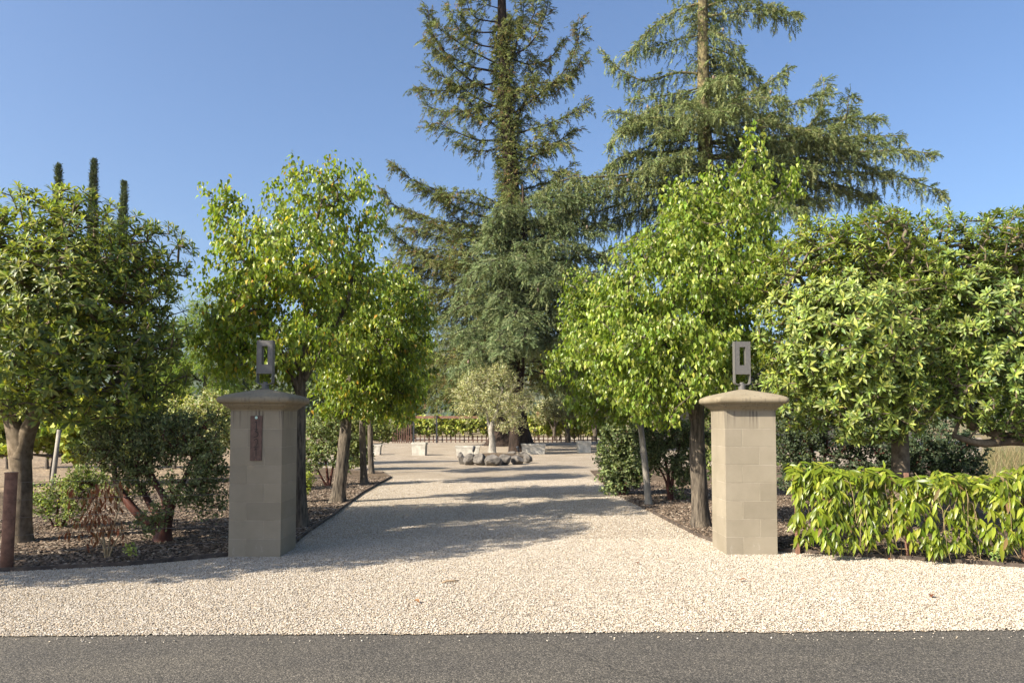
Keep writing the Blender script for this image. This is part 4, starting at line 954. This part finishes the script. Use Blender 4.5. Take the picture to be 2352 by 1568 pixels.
# cypresses over the left tree
CY = [(.055, .075, .035), (.08, .105, .045), (.11, .135, .06)]
def cypress(px, ptop, w, label, seed, Y=44.0):
    rng = np.random.default_rng(seed); t = at(px, ptop, Y); b = Vector((t.x + rng.normal(0, .05), Y, 0)); h = t.z; rw = w * Y / FPX / 2
    root = empty('cypress_tree', b); tag(root, label, 'tree', 'slim cypresses on the left')
    v, f, P, r = trunk_geo(rng, [(b.x, b.y, -.1), (b.x, b.y, h * .5), (t.x, Y, h - .3)], [.16, .1, .02], 8, .05); mesh_obj('trunk', v, f, M['conifer_bark'], root, np.array(b), smooth=True)
    n = 2200; u = .42 + .58 * rng.random(n) ** .75; z = .5 + u * (h - .5); rr = rw * np.minimum(1, (1 - u) * 5.0 + .12) * (.82 + .18 * np.sin(z * 5 + seed)) * np.minimum(1, .5 + 2 * u); an = rng.uniform(0, 6.28, n); q = rng.random(n) ** .3
    o = np.stack([np.cos(an), np.sin(an), np.zeros(n)], 1)
    pos = np.stack([b.x + (t.x - b.x) * u, np.full(n, Y), z], 1) + o * (rr * q)[:, None]
    vv, ff = leaf_geo(pos, o * .35 + np.array([0, 0, 1.]) + rng.normal(0, .25, (n, 3)), o + rng.normal(0, .4, (n, 3)), rng.uniform(.2, .36, n), T_CEDAR)
    mesh_obj('crown', vv, ff, M['needle'], root, np.array(b), np.repeat(palette(rng, n, CY), len(T_CEDAR[0]), 0))['kind'] = 'stuff'
cypress(135, 384, 20, 'slim dark cypress at the far left, leftmost of three', 71)
cypress(216, 374, 22, 'tallest slim dark cypress, middle of three', 72)
cypress(285, 423, 20, 'shortest slim dark cypress, rightmost of three', 73)

# ================================================================== OLIVES, ROCKS, PLANTERS
OL = [(.28, .285, .14), (.36, .365, .19), (.45, .445, .25), (.22, .23, .10), (.54, .52, .32)]
b = gnd(1130, 1044)
leafy('olive_tree', 'silvery olive tree with pale trunk inside the ring of rocks', 'tree', b,
      [([Vector((b.x, b.y, -.05)), b, at(1131, 1010, b.y), at(1126, 985, b.y), at(1140, 950, b.y), at(1150, 905, b.y)], [.17, .16, .125, .12, .08, .04]), ([at(1130, 1000, b.y), at(1122, 970, b.y), at(1115, 930, b.y), at(1100, 900, b.y)], [.08, .07, .05, .03])],
      *lobes_m([(1130, 890, 75, 52), (1080, 910, 45, 40), (1185, 910, 45, 42), (1140, 860, 45, 26), (1130, 930, 70, 35, -.2), (1195, 950, 32, 34, -.2), (1170, 965, 35, 30, -.3), (1075, 940, 35, 28), (1110, 865, 30, 24), (1090, 880, 40, 30)], b.y),
      M['soft_leaf'], (T_SMALL[0] * np.array([.6, 1, 1]), T_SMALL[1]), OL, (2, 3, 2.5, 1.2, 1), n=620, per=26, size=(.065, .11), shoot=.3, hang=.25, spread=.9, bark='olive_bark', rtip=.004, rmax=.05, seed=81, sag=.4, flare=1.35)
def small_olive(px, py, lobes, label, seed, tr=.09):
    b = gnd(px, py)
    leafy('olive_tree', label, 'tree', b, [([Vector((b.x, b.y, -.05)), b, at(px + 2, py - 35, b.y), at(px + 4, py - 60, b.y)], [tr * 1.3, tr * 1.2, tr, tr * .5]), ([at(px, py - 25, b.y), at(px + 16, py - 60, b.y)], [tr * .7, tr * .3]), ([at(px, py - 22, b.y), at(px - 18, py - 60, b.y)], [tr * .7, tr * .3])],
          *lobes_m(lobes, b.y), M['soft_leaf'], T_OVAL, [tuple(v * .8 for v in c) for c in OL], None, n=170, per=20, size=(.10, .16), shoot=.4, hang=.3, spread=.9, bark='pear_bark', rtip=.007, rmax=.06, seed=seed, group='small olives at the back of the court')
small_olive(1304, 1016, [(1300, 935, 45, 28), (1330, 945, 35, 25), (1275, 945, 30, 22)], 'small multi-stemmed olive behind the rightmost planters', 82)
small_olive(1366, 1012, [(1365, 930, 40, 32), (1390, 945, 30, 25), (1345, 950, 25, 22)], 'twin-trunked olive behind the right shrubs at the court edge', 83, .13)
small_olive(1272, 1012, [(1262, 935, 32, 26), (1240, 950, 26, 20)], 'small dark-trunked olive just right of the redwood base', 84)

def rock(px, py, wpx, hpx, seed, label):
    import bmesh
    g = gnd(px, py); k = g.y / FPX; r = random.Random(seed)
    bm = bmesh.new(); bmesh.ops.create_icosphere(bm, subdivisions=3, radius=1)
    sx, sz = wpx * k / 2 * .98, hpx * k / 2 * 1.12; sy = sx * r.uniform(.75, .95)
    pl = [(Vector((r.gauss(0, 1), r.gauss(0, 1), r.gauss(0, .7))).normalized(), r.uniform(.58, .86)) for _ in range(15)]
    for v in bm.verts:
        c = v.co.copy()
        for n_, d in pl:
            s = c.dot(n_)
            if s > d: c -= n_ * (s - d) * .97
        c *= r.uniform(.96, 1.04)
        v.co = Vector((c.x * sx, c.y * sy, c.z * sz))
    zm = min(v.co.z for v in bm.verts)
    me = bpy.data.meshes.new('rock'); bm.to_mesh(me); bm.free(); me.materials.append(M['rock'])
    for p in me.polygons: p.use_smooth = False
    o = bpy.data.objects.new('rock', me); col.objects.link(o); o.location = (g.x, g.y + r.uniform(-.12, .12), sz * .74); o.rotation_euler = (r.uniform(-.2, .2), r.uniform(-.25, .25), r.uniform(-.3, .3))
    tag(o, label, 'rock', 'rocks around the olive tree')
for i, (px, py, w, h, lb) in enumerate([(1063, 1066, 24, 24, 'dark rock at the left end of the front row around the olive'), (1080, 1068, 34, 28, 'angular dark rock, second from left in the ring around the olive'), (1100, 1069, 36, 30, 'rounded rock below the left garden spotlight in the olive ring'), (1131, 1069, 54, 28, 'widest low rock in front of the olive trunk'),
        (1160, 1068, 34, 27, 'rounded upright rock right of the widest one in the olive ring'), (1187, 1066, 44, 22, 'flat tan rock, second from right in the olive ring'), (1212, 1063, 30, 24, 'pale rock at the right end of the olive ring'),
        (1203, 1051, 22, 15, 'small rock at the back right of the olive ring'), (1175, 1047, 22, 14, 'small rock behind the olive ring on the right'), (1058, 1052, 20, 15, 'small rock at the back left of the olive ring')]):
    rock(px, py, w, h, 90 + i, lb)
c = gnd(1136, 1053)
m = MB(); rings = []
for i, (rr, z) in enumerate(((1.25, -.02), (1.1, .09), (.8, .17), (.4, .21), (.05, .22))): rings.append([(c.x + rr * math.cos(a * 2 * math.pi / 28), c.y + rr * .95 * math.sin(a * 2 * math.pi / 28), z) for a in range(28)])
m.loft(rings); tag(m.build('soil_mound', M['mulch'], None, True), kind='structure')
def spotlight(px, py, tilt, label):
    g = at(px, py, gnd(px, 1052).y); root = empty('garden_spotlight', (g.x, g.y, .15)); tag(root, label, 'spotlight', 'garden spotlights in the olive bed')
    m = MB(); m.tube([(0, 0, -.1), (0, 0, .1)], .012, 8); m.build('stake', M['dark_steel'], root)
    d = Vector((math.sin(R(tilt)), -.25, math.cos(R(tilt)))).normalized(); q = Vector((0, 0, .1))
    m = MB(); m.tube([q, q + d * .05, q + d * .22, q + d * .23], [.035, .05, .055, .048], 12); m.build('lamp_head', M['dark_steel'], root, True)
spotlight(1087, 1050, 12, 'small black garden spotlight left of the olive trunk')
spotlight(1192, 1052, -18, 'small black garden spotlight right of the olive trunk')

def planter(px0, px1, py0, py1, depth, rz, label):
    a, b_ = gnd(px0, py1), gnd(px1, py1); Y = a.y; w = (b_.x - a.x) / 2; h = at(px0, py0, Y).z
    root = empty('planter', ((a.x + b_.x) / 2, Y + depth / 2, 0), rz); tag(root, label, 'planter', 'stone planters around the court')
    d = depth / 2
    def ring(hx, hy, z): return [(-hx, -hy, z), (hx, -hy, z), (hx, hy, z), (-hx, hy, z)]
    m = MB(); m.loft([ring(w * .88, d * .88, -.02), ring(w * .89, d * .89, .03), ring(w * .95, d * .95, h * .78)]); m.build('body', M['planter'], root)
    hh = h
    rr = [ring(w * .955, d * .955, h * .78), ring(w * .98, d * .985, h * .80), ring(w * .98, d * .985, h * .845), ring(w, d, h * .87), ring(w, d, h * .985), ring(w * .99, d * .985, h), ring(w * .88, d * .86, h), ring(w * .87, d * .85, h * .86)]
    m = MB(); m.loft(rr, False, True); m.build('rim', M['planter'], root)
    m = MB(); m.loft([ring(w * .86, d * .84, h * .862), ring(w * .85, d * .83, h * .9)]); m.build('soil', M['soil_dark'], root)
planter(819, 874, 1021, 1045, .5, .03, 'long stone planter behind the farthest left driveway trunks')
planter(945, 978, 1016, 1046, .6, -.05, 'square stone planter left of the court, below the steel gate')
planter(1045, 1102, 1024, 1047, .5, 0, 'long stone planter just left of the olive trunk')
planter(1197, 1254, 1019, 1043, .5, 0, 'long sunlit stone planter just right of the olive')
planter(1327, 1358, 1013, 1040, .6, .06, 'square sunlit stone planter at the right of the court')

# ================================================================== BACK FENCE AND VINES
GV = [(.16, .21, .04), (.23, .28, .055), (.31, .34, .07), (.39, .385, .09), (.42, .35, .08)]
T_VFAR = (T_OVAL[0] * np.array([1.5, 1, 1]), T_OVAL[1])
def vine(x, y, hgt, label, seed, n=60, per=26, size=(.10, .17), width=.85, group=None, cols=GV, zlow=.75, T=T_GRAPE):
    rng = np.random.default_rng(seed); b = Vector((x, y, 0)); z0 = zlow
    C = np.array([(x + dx * width * .55, y + rng.normal(0, .05), (z0 + hgt) / 2 + rng.normal(0, .05)) for dx in (-1, 0, 1)]); S = np.array([(width * .5, .38, (hgt - z0) / 2 * rng.uniform(.92, 1.1)) for _ in range(3)])
    leafy('grape_vine', label, 'vine', b, [([(x, y, -.05), (x + rng.normal(0, .03), y, .4), (x + rng.normal(0, .04), y, z0 + .1)], [.05, .04, .045]), ([(x, y, z0), (x - width * .8, y, z0 + .05)], [.035, .02]), ([(x, y, z0), (x + width * .8, y, z0 + .05)], [.035, .02])],
          C, S, M['soft_leaf'], T, cols, (1.5, 3, 3, 1.5, .5), n=n, per=per, size=size, shoot=.3, hang=.7, spread=.7, bark='vine_bark', rtip=.005, rmax=.02, seed=seed, sag=.1, group=group, sides=8)
places = ['left of the gate posts', 'between the two gate posts', 'just right of the gate posts', 'left of the olive crown', 'behind the olive crown', 'behind the redwood base', 'right of the redwood base', 'behind the small olives', 'behind the rightmost planter', 'at the right end of the back fence']
for i, lb in enumerate(places):
    q = at(935 + 50 * i, 1000, 52.0)
    vine(q.x, 52.0 + .1 * (i % 3), 1.78, 'grape vine behind the far rusty fence, ' + lb, 200 + i, 70, 24, (.14, .22), .95, 'vines behind the back fence', zlow=.45, T=T_VFAR)
Yf = 47.5
a, b_ = at(935, 1000, Yf), at(1390, 1000, Yf)
root = empty('steel_fence', ((a.x + b_.x) / 2, Yf, 0)); tag(root, 'low rusty picket fence across the back of the court', 'fence'); X0 = a.x - root.location.x; X1 = b_.x - root.location.x
for i in range(46):
    xx = X0 + (X1 - X0) * i / 45; m = MB(); m.box(xx - .035, xx + .035, -.012, .012, -.05, .50 + .05 * math.sin(i * 7)); m.build('picket', M['dark_rust'], root)
for z in (.15, .38):
    m = MB(); m.box(X0, X1, .014, .03, z - .025, z + .025); m.build('rail', M['dark_rust'], root)
q0, q1 = at(950, 1000, 46.5), at(1003, 1000, 46.5)
root = empty('steel_gate', ((q0.x + q1.x) / 2, 46.5, 0)); tag(root, 'tall dark steel posts with rusty beam at the back left of the court', 'gate'); w2 = (q1.x - q0.x) / 2
for s in (-1, 1):
    m = MB(); m.box(s * w2 - .045, s * w2 + .045, -.045, .045, -.05, 1.72 + .02 * s); m.build('post', M['dark_steel'], root)
m = MB(); m.box(-w2 - .6, w2 + 2.6, .05, .15, 1.55, 1.70); m.build('beam', M['rust'], root)
for i in range(9):
    xx = -w2 - 1.3 + i * .14; m = MB(); m.box(xx - .035, xx + .035, -.01, .01, -.05, 1.15); m.build('board', M['dark_rust'], root)

# vineyard on the left behind the broadleaf tree
vl = ['by the forked trunk', 'right of the forked trunk', 'above the small green shrub', 'left of the red-stemmed shrub', 'behind the red-stemmed shrub']
for i, (px, yy) in enumerate([(-20, 16.5), (125, 16.8), (240, 17.2), (350, 17.5), (450, 18.0)]):
    q = at(px, 1000, yy); vine(q.x, yy, 2.0, 'sunlit grape vine in the left vineyard, ' + vl[i], 230 + i, 130, 26, (.10, .15), .85, 'left vineyard, front row', zlow=.7)
for i, px in enumerate((20, 110, 200, 300, 400, 480)):
    q = at(px, 1000, 22.5); vine(q.x, 22.5, 1.95, 'grape vine in the second vineyard row, ' + ['leftmost', 'second from left', 'third from left', 'third from right', 'second from right', 'rightmost'][i] + ' between the trunks', 240 + i, 55, 20, (.12, .17), .8, 'left vineyard, second row', zlow=.85, T=T_VFAR)
q = at(125, 1075, 13.5); st = tag(empty('vine_stake', (q.x, 13.5, 0)), 'pale leaning wooden stake left of the red-stemmed shrub', 'stake')
m = MB(); m.tube([(-.06, 0, -.05), (0, 0, .6), (.07, 0, 1.35)], [.045, .042, .036], 9, .06, random); m.build('shaft', M['pale_bark'], st, True)

# ================================================================== SHRUBS
MZ = [(.14, .17, .08), (.20, .23, .10), (.28, .31, .14), (.10, .12, .06), (.36, .39, .18)]
def shrub(name, label, bpx, bpy_, stems, lobes, seed, n, per, size, cols, w=None, bark='red_bark', T=T_SMALL, mat='soft_leaf', rtip=.003, rmax=.03, hang=-.15, spread=.9, shoot=.16, group=None, **kw):
    b = gnd(bpx, bpy_); tr = [([Vector((b.x, b.y, -.05))] + [at(x, y, b.y + (q[0] if q else 0)) for x, y, *q in s], r) for s, r in stems]
    return leafy(name, label, 'shrub', b, tr, *lobes_m(lobes, b.y), M[mat], T, cols, w, n=n, per=per, size=size, shoot=shoot, hang=hang, spread=spread, bark=bark, rtip=rtip, rmax=rmax, seed=seed, sag=.2, step=.2, sides=10, group=group, **kw)
shrub('manzanita_shrub', 'spreading shrub with thick dark red stems left of the shaded pillar', 372, 1246,
      [([(372, 1215), (330, 1195), (290, 1150), (265, 1110, .1), (260, 1050, .1)], [.085, .08, .055, .05, .04, .025]), ([(378, 1210), (385, 1150), (350, 1100, .2), (330, 1040, .2)], [.085, .075, .05, .035, .02]), ([(380, 1200), (400, 1140), (430, 1090, -.1), (450, 1030)], [.08, .07, .04, .03, .015]), ([(375, 1205), (340, 1150, .2), (300, 1080, .3)], [.08, .06, .04, .02])],
      [(300, 1040, 95, 60), (390, 1010, 95, 55), (470, 1010, 65, 60), (230, 1020, 60, 50, .2), (470, 1080, 55, 55), (420, 1120, 60, 40, -.25), (340, 1190, 35, 30, -.35), (480, 1150, 40, 40), (350, 980, 110, 40, .3), (470, 1060, 50, 60, -.2), (380, 1170, 30, 25, -.35), (300, 1100, 60, 50, .2)], 301, 760, 26, (.032, .05), MZ, (2, 3, 2, 2, .8), group='manzanita shrubs')
shrub('low_shrub', 'small bright green shrub low beside the forked trunk', 130, 1215, [([(130, 1180), (140, 1120)], [.02, .015, .008]), ([(110, 1180), (90, 1140)], [.015, .012, .006]), ([(160, 1180), (190, 1130)], [.015, .012, .006])],
      [(110, 1140, 35, 35), (170, 1130, 45, 45), (200, 1110, 45, 40, .2), (150, 1180, 40, 25), (90, 1160, 25, 22)], 302, 190, 26, (.03, .045), [(.16, .21, .06), (.22, .27, .08), (.12, .17, .05), (.30, .32, .13)], shoot=.13)
shrub('pale_shrub', 'pale cream-green shrub behind the shaded pillar', 470, 1135, [([(465, 1060), (460, 980)], [.04, .03, .015]), ([(490, 1050), (500, 960)], [.035, .03, .015])],
      [(430, 945, 50, 35), (490, 930, 50, 35), (460, 975, 70, 45), (510, 970, 35, 60), (400, 975, 40, 35)], 303, 260, 24, (.045, .07), [(.30, .33, .14), (.42, .43, .22), (.22, .26, .09), (.52, .50, .30)], hang=.2)
shrub('manzanita_shrub', 'shrub with pale leaves behind the first left driveway trunk', 755, 1118, [([(750, 1070), (740, 1010)], [.03, .025, .012]), ([(765, 1070), (780, 1000)], [.03, .025, .012]), ([(735, 1090), (715, 1040)], [.025, .02, .01])],
      [(730, 1010, 40, 50), (770, 1020, 35, 55), (715, 1050, 28, 45), (750, 975, 50, 30), (780, 1060, 25, 30), (715, 985, 30, 30)], 304, 240, 22, (.05, .075), [(.17, .21, .09), (.24, .28, .12), (.12, .15, .06)], group='manzanita shrubs')
shrub('low_shrub', 'small yellow-green shrub between shaded pillar and first pear trunk', 690, 1155, [([(690, 1140), (700, 1120)], [.012, .01, .005]), ([(680, 1140), (672, 1120)], [.012, .01, .005])], [(690, 1120, 25, 25), (705, 1105, 18, 18)], 305, 50, 22, (.035, .05), [(.22, .27, .05), (.30, .33, .07)], shoot=.12)
shrub('manzanita_shrub', 'big rounded dark shrub at the right edge of the driveway', 1430, 1138, [([(1425, 1090), (1410, 1020)], [.04, .03, .015]), ([(1440, 1090), (1460, 1010)], [.04, .03, .015]), ([(1415, 1110), (1395, 1070)], [.03, .025, .012])],
      [(1410, 1010, 38, 40), (1450, 1000, 50, 45), (1400, 1060, 30, 40), (1440, 1070, 55, 50), (1410, 1110, 35, 28), (1470, 1050, 40, 50)], 306, 420, 24, (.05, .075), [(.11, .145, .06), (.16, .20, .08), (.22, .255, .11), (.075, .10, .045)], group='manzanita shrubs')
shrub('manzanita_shrub', 'grey-green shrub between the pale thin trunk and thick pear trunk', 1540, 1150, [([(1535, 1090), (1520, 1020)], [.04, .03, .015]), ([(1545, 1090), (1565, 1010)], [.04, .03, .015]), ([(1530, 1100), (1500, 1050)], [.03, .02, .01])],
      [(1510, 990, 55, 40), (1560, 990, 45, 45), (1530, 1040, 50, 45), (1570, 1060, 35, 50), (1490, 1040, 35, 50), (1560, 1110, 30, 35), (1600, 1010, 40, 50, .3)], 307, 380, 24, (.045, .07), [(.12, .16, .07), (.17, .21, .09), (.23, .26, .12), (.07, .10, .045)], group='manzanita shrubs')
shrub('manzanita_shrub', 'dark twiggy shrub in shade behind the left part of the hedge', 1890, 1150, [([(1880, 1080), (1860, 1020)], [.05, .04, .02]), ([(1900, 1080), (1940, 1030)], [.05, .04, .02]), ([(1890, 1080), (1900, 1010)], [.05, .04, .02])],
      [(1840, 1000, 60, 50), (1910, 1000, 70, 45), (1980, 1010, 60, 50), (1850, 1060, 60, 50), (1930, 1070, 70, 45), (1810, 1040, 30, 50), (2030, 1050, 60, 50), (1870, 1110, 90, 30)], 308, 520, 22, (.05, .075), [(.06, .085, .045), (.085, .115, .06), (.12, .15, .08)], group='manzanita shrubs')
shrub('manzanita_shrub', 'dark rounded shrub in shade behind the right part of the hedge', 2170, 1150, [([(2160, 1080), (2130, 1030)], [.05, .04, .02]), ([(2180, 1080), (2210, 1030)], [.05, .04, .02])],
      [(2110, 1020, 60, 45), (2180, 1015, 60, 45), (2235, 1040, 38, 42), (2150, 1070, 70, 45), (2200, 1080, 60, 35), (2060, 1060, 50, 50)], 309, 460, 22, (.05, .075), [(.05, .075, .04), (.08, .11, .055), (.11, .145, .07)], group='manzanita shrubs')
for i, (px, py, w_, h_, lb) in enumerate([(880, 1014, 40, 34, 'low dark shrub behind the farthest left driveway trunks'), (925, 1012, 30, 36, 'low dark shrub left of the steel gate posts'), (800, 1020, 45, 40, 'low dark shrub behind the leaning pear trunk')]):
    shrub('low_shrub', lb, px, py, [([(px, py - 20), (px + 6, py - 40)], [.05, .04, .02])], [(px - w_ * .4, py - h_ * .45, w_ * .5, h_ * .5), (px + w_ * .4, py - h_ * .45, w_ * .5, h_ * .5), (px, py - h_ * .8, w_ * .6, h_ * .5)], 330 + i, 160, 20, (.12, .2), [(.09, .11, .045), (.13, .15, .06), (.15, .12, .09)], shoot=.35, rtip=.008, group='low shrubs at the back of the court')
shrub('laurel_shrub', 'tall dark leafy shrub in the gap between thick pear trunk and sunlit pillar', 1660, 1120, [([(1660, 1040), (1665, 940)], [.06, .05, .03]), ([(1680, 1040), (1700, 900)], [.05, .04, .02]), ([(1640, 1050), (1630, 980)], [.04, .03, .02])],
      [(1640, 1000, 50, 70), (1700, 930, 60, 80), (1660, 850, 50, 60), (1740, 840, 55, 70), (1620, 900, 40, 60), (1760, 950, 60, 80), (1650, 1070, 50, 50), (1830, 900, 60, 90), (1820, 1010, 60, 70)], 340, 420, 22, (.08, .12), [(.09, .12, .035), (.13, .165, .045), (.19, .22, .06)], hang=.5, bark='pear_bark', shoot=.25)
shrub('laurel_shrub', 'leafy green shrub behind the second and third left driveway trunks', 800, 1080, [([(800, 1040), (805, 990)], [.05, .04, .02]), ([(815, 1045), (830, 1000)], [.04, .03, .02])],
      [(795, 1000, 40, 40), (830, 990, 40, 40), (810, 1040, 45, 32), (870, 985, 40, 30), (765, 985, 35, 40)], 341, 230, 20, (.09, .13), [(.11, .14, .045), (.16, .19, .06), (.22, .24, .08)], hang=.3, bark='pear_bark', shoot=.25)
# feathery tree and neighbours filling the gap left of the pears
FE = [(.13, .20, .035), (.19, .26, .045), (.25, .30, .06)]
b = gnd(480, 1075)
leafy('feathery_tree', 'feathery light green tree behind the shaded pillar', 'tree', b, [([Vector((b.x, b.y, -.05)), at(480, 1000, b.y), at(470, 880, b.y), at(490, 760, b.y)], [.09, .08, .06, .02])],
      *lobes_m([(470, 730, 60, 50), (430, 790, 70, 60), (500, 800, 70, 80), (450, 860, 90, 60), (400, 860, 60, 50), (520, 880, 60, 50), (540, 730, 60, 60), (370, 900, 50, 40)], b.y), M['soft_leaf'], T_FEATHER, FE, None, n=330, per=16, size=(.2, .32), shoot=.4, hang=.5, spread=.7, bark='vine_bark', seed=310, sag=.4)
# dry plant by the fence with hanging rust-coloured leaves
DL = [(.26, .10, .04), (.32, .14, .06), (.20, .08, .04), (.36, .20, .10)]
shrub('dry_plant', 'withered plant with hanging rust-brown leaves in front of the red-stemmed shrub', 245, 1285, [([(240, 1240), (225, 1180), (200, 1120)], [.012, .010, .006, .003]), ([(262, 1245), (285, 1215)], [.012, .008, .004]), ([(240, 1240), (190, 1200), (150, 1220)], [.012, .008, .005, .003]), ([(250, 1240), (280, 1150), (270, 1110)], [.01, .007, .005, .003])],
      [(215, 1130, 60, 35), (235, 1180, 50, 45), (190, 1210, 60, 35), (255, 1110, 40, 30), (260, 1230, 40, 30)], 311, 70, 3, (.07, .12), DL, bark='twig', T=T_LONG, mat='dry_leaf', hang=.95, spread=.35, rtip=.0022, rmax=.006, shoot=.1)
# thin weeds
shrub('weed', 'small green weed sprouting at the edging left of the pillar', 300, 1290, [([(302, 1270), (300, 1255)], [.004, .003, .002])], [(300, 1262, 14, 12)], 312, 14, 5, (.03, .05), [(.28, .34, .08), (.36, .40, .12)], bark='twig', rtip=.001, rmax=.002, shoot=.05)
shrub('weed', 'small feathery weed at the right end of the hedge foot', 2290, 1296, [([(2290, 1260), (2288, 1235)], [.005, .004, .002])], [(2290, 1262, 16, 24)], 313, 26, 8, (.025, .04), [(.20, .30, .08), (.26, .36, .10)], bark='twig', rtip=.001, rmax=.002, shoot=.06)

# dry grass at the right
rng = np.random.default_rng(320); n = 26000
q = at(2310, 1040, 15.0); pos = np.stack([rng.uniform(8.0, 22, n), rng.uniform(13.2, 30, n), np.zeros(n) + .02], 1)
pos = pos[pos[:, 0] / pos[:, 1] > .635]; n = len(pos)
v, f = leaf_geo(pos, np.array([0, 0, 1.]) + rng.normal(0, .55, (n, 3)), rnd_dirs(rng, n), rng.uniform(.2, .9, n) ** 1.4, (np.array([[-.012, 0, 0], [.012, 0, 0], [.02, 1, .12]]), np.array([[0, 1, 2]])))
o = mesh_obj('dry_grass', v, f, M['dry_leaf'], None, None, np.repeat(palette(rng, n, [(.24, .195, .10), (.32, .26, .14), (.17, .16, .075), (.12, .14, .055)]), 3, 0)); tag(o, 'tall straw-coloured grass behind the right end of the hedge', 'grass', kind='stuff')

# ================================================================== HOUSE AND FAR TREES
def house():
    Y0, x0, x1 = 40.0, 8.6, 22.5
    root = empty('house', ((x0 + x1) / 2, Y0 + 3, 0)); tag(root, 'low house with brown tiled roof behind the right driveway trees', 'house')
    w = (x1 - x0) / 2
    m = MB(); m.box(-w + .4, w - .4, -2.6, 2.6, -.1, 2.55); m.build('wall', M['wall'], root)
    for xx in (-3.2, 0, 3.2):
        m = MB(); m.box(xx - .55, xx + .55, -2.63, -2.58, .95, 2.1); o = m.build('window', M['glass'], root)
        m = MB(); m.box(xx - .63, xx + .63, -2.66, -2.60, .86, .95); m.box(xx - .63, xx + .63, -2.66, -2.60, 2.1, 2.18); m.box(xx - .63, xx - .55, -2.66, -2.60, .95, 2.1); m.box(xx + .55, xx + .63, -2.66, -2.60, .95, 2.1); m.build('frame', M['wall'], o)
    m = MB(); m.add([(-w, -3.1, 2.45), (w, -3.1, 2.45), (w, 3.1, 2.45), (-w, 3.1, 2.45), (-w + 1, 0, 4.15), (w - 1, 0, 4.15)], [(0, 1, 5, 4), (2, 3, 4, 5), (1, 2, 5), (3, 0, 4), (3, 2, 1, 0)]); roof = m.build('roof', M['tile'], root)
    m = MB(); n = Vector((0, -1.7, 3.1)).normalized(); rr = random.Random(5)
    for r_ in range(13):
        t = r_ / 13; y = -3.12 + 3.1 * t; z = 2.47 + 1.70 * t; k0 = -w + t; k1 = w - t; c = int((k1 - k0) / .32)
        for i in range(c):
            xx = k0 + (k1 - k0) * i / c; dz = rr.uniform(.0, .02)
            m.box(xx, xx + (k1 - k0) / c * .95, 0, .29, .01 + dz, .045 + dz, Matrix.Translation((0, y, z)) @ Matrix.Rotation(math.atan2(1.7, 3.1), 4, 'X') @ Matrix.Translation((0, 0, 0)))
    m.build('roof_tiles', M['tile'], roof)['kind'] = 'stuff'
house()
FT = [(.05, .075, .03), (.075, .10, .04), (.10, .125, .05)]
far = [(-120, 70, 120, 150, 'at the far left edge'), (120, 78, 110, 110, 'behind the left vineyard'), (330, 72, 110, 130, 'between the cypresses and the left pears'), (560, 80, 120, 150, 'behind the tall left pear'), (760, 75, 110, 120, 'behind the left driveway row'), (930, 85, 90, 110, 'left of the redwood'),
       (1090, 90, 80, 60, 'behind the redwood trunk'), (1330, 80, 100, 110, 'right of the middle cedar'), (1480, 76, 110, 140, 'behind the right cedar'), (1700, 70, 120, 150, 'behind the house roof'), (1900, 74, 120, 120, 'behind the right broadleaf trees'), (2120, 70, 120, 100, 'right of the house'), (2330, 72, 130, 120, 'at the far right edge')]
for i, (px, Y, rx, ry, lb) in enumerate(far):
    b = at(px, 1000, Y); b.z = 0; rg2 = random.Random(i)
    lob = [(px + rg2.uniform(-.5, .5) * rx, 960 - ry * rg2.uniform(.25, 1.0), rx * rg2.uniform(.4, .62), ry * rg2.uniform(.35, .5)) for _ in range(7)] + [(px, 940, rx * .7, 40)]
    leafy('background_tree', 'hazy green tree in the distance ' + lb, 'tree', b, [([(b.x, b.y, -.1), (b.x, b.y, 2.0), (b.x + .2, b.y, 4.0)], [.3, .24, .1])], *lobes_m(lob, Y), M['soft_leaf'], T_SMALL, FT, None, n=150, per=14, size=(.42, .7), shoot=1.0, hang=.3, spread=.9, bark='conifer_bark', rtip=.02, rmax=.15, seed=400 + i, step=1.0, group='trees in the distance', sides=8)

# ================================================================== SMALL THINGS ON THE GRAVEL
q = gnd(1033, 1342); root = empty('fallen_stick', (q.x, q.y, .022), R(12)); tag(root, 'short dry stick lying on the sunlit gravel', 'stick')
m = MB(); m.tube([(-.075, 0, 0), (-.03, .006, .012), (.04, -.002, .016), (.085, .01, .01)], [.006, .011, .010, .006], 8); m.build('twig', M['stick'], root, True)
fl = [(1465, 1300, 'brown dead leaf on the gravel in the middle of the drive'), (1718, 1338, 'brown dead leaf on the gravel in front of the sunlit pillar'), (2140, 1372, 'brown dead leaf on the gravel in front of the hedge'), (950, 1385, 'brown dead leaf on the gravel near the asphalt edge'), (2040, 1291, 'orange dead leaf on the gravel at the hedge foot')]
for i, (px, py, lb) in enumerate(fl):
    q = gnd(px, py); o = mesh_obj('fallen_leaf', T_LONG[0] * np.array([1.8, 1, 1.6]) * .085, T_LONG[1], M['dry_leaf'], None, None, np.tile(np.array(DL[i % 4]), (8, 1)))
    o.location = (q.x, q.y, .03); o.rotation_euler = (.15, .1, i * 1.3); tag(o, lb, 'leaf', 'dead leaves on the gravel')

# ================================================================== AIR
m, nt, b = new_mat('valley_haze'); nt.nodes.remove(b)
pv = N(nt, 'ShaderNodeVolumePrincipled'); pv.inputs['Color'].default_value = (.75, .85, 1, 1); pv.inputs['Density'].default_value = .00012; pv.inputs['Anisotropy'].default_value = .2
nt.links.new(pv.outputs[0], nt.nodes['Material Output'].inputs['Volume'])
mb = MB(); mb.box(-4200, 4200, -600, 6200, -3.5, 215); tag(mb.build('haze', m), kind='stuff')
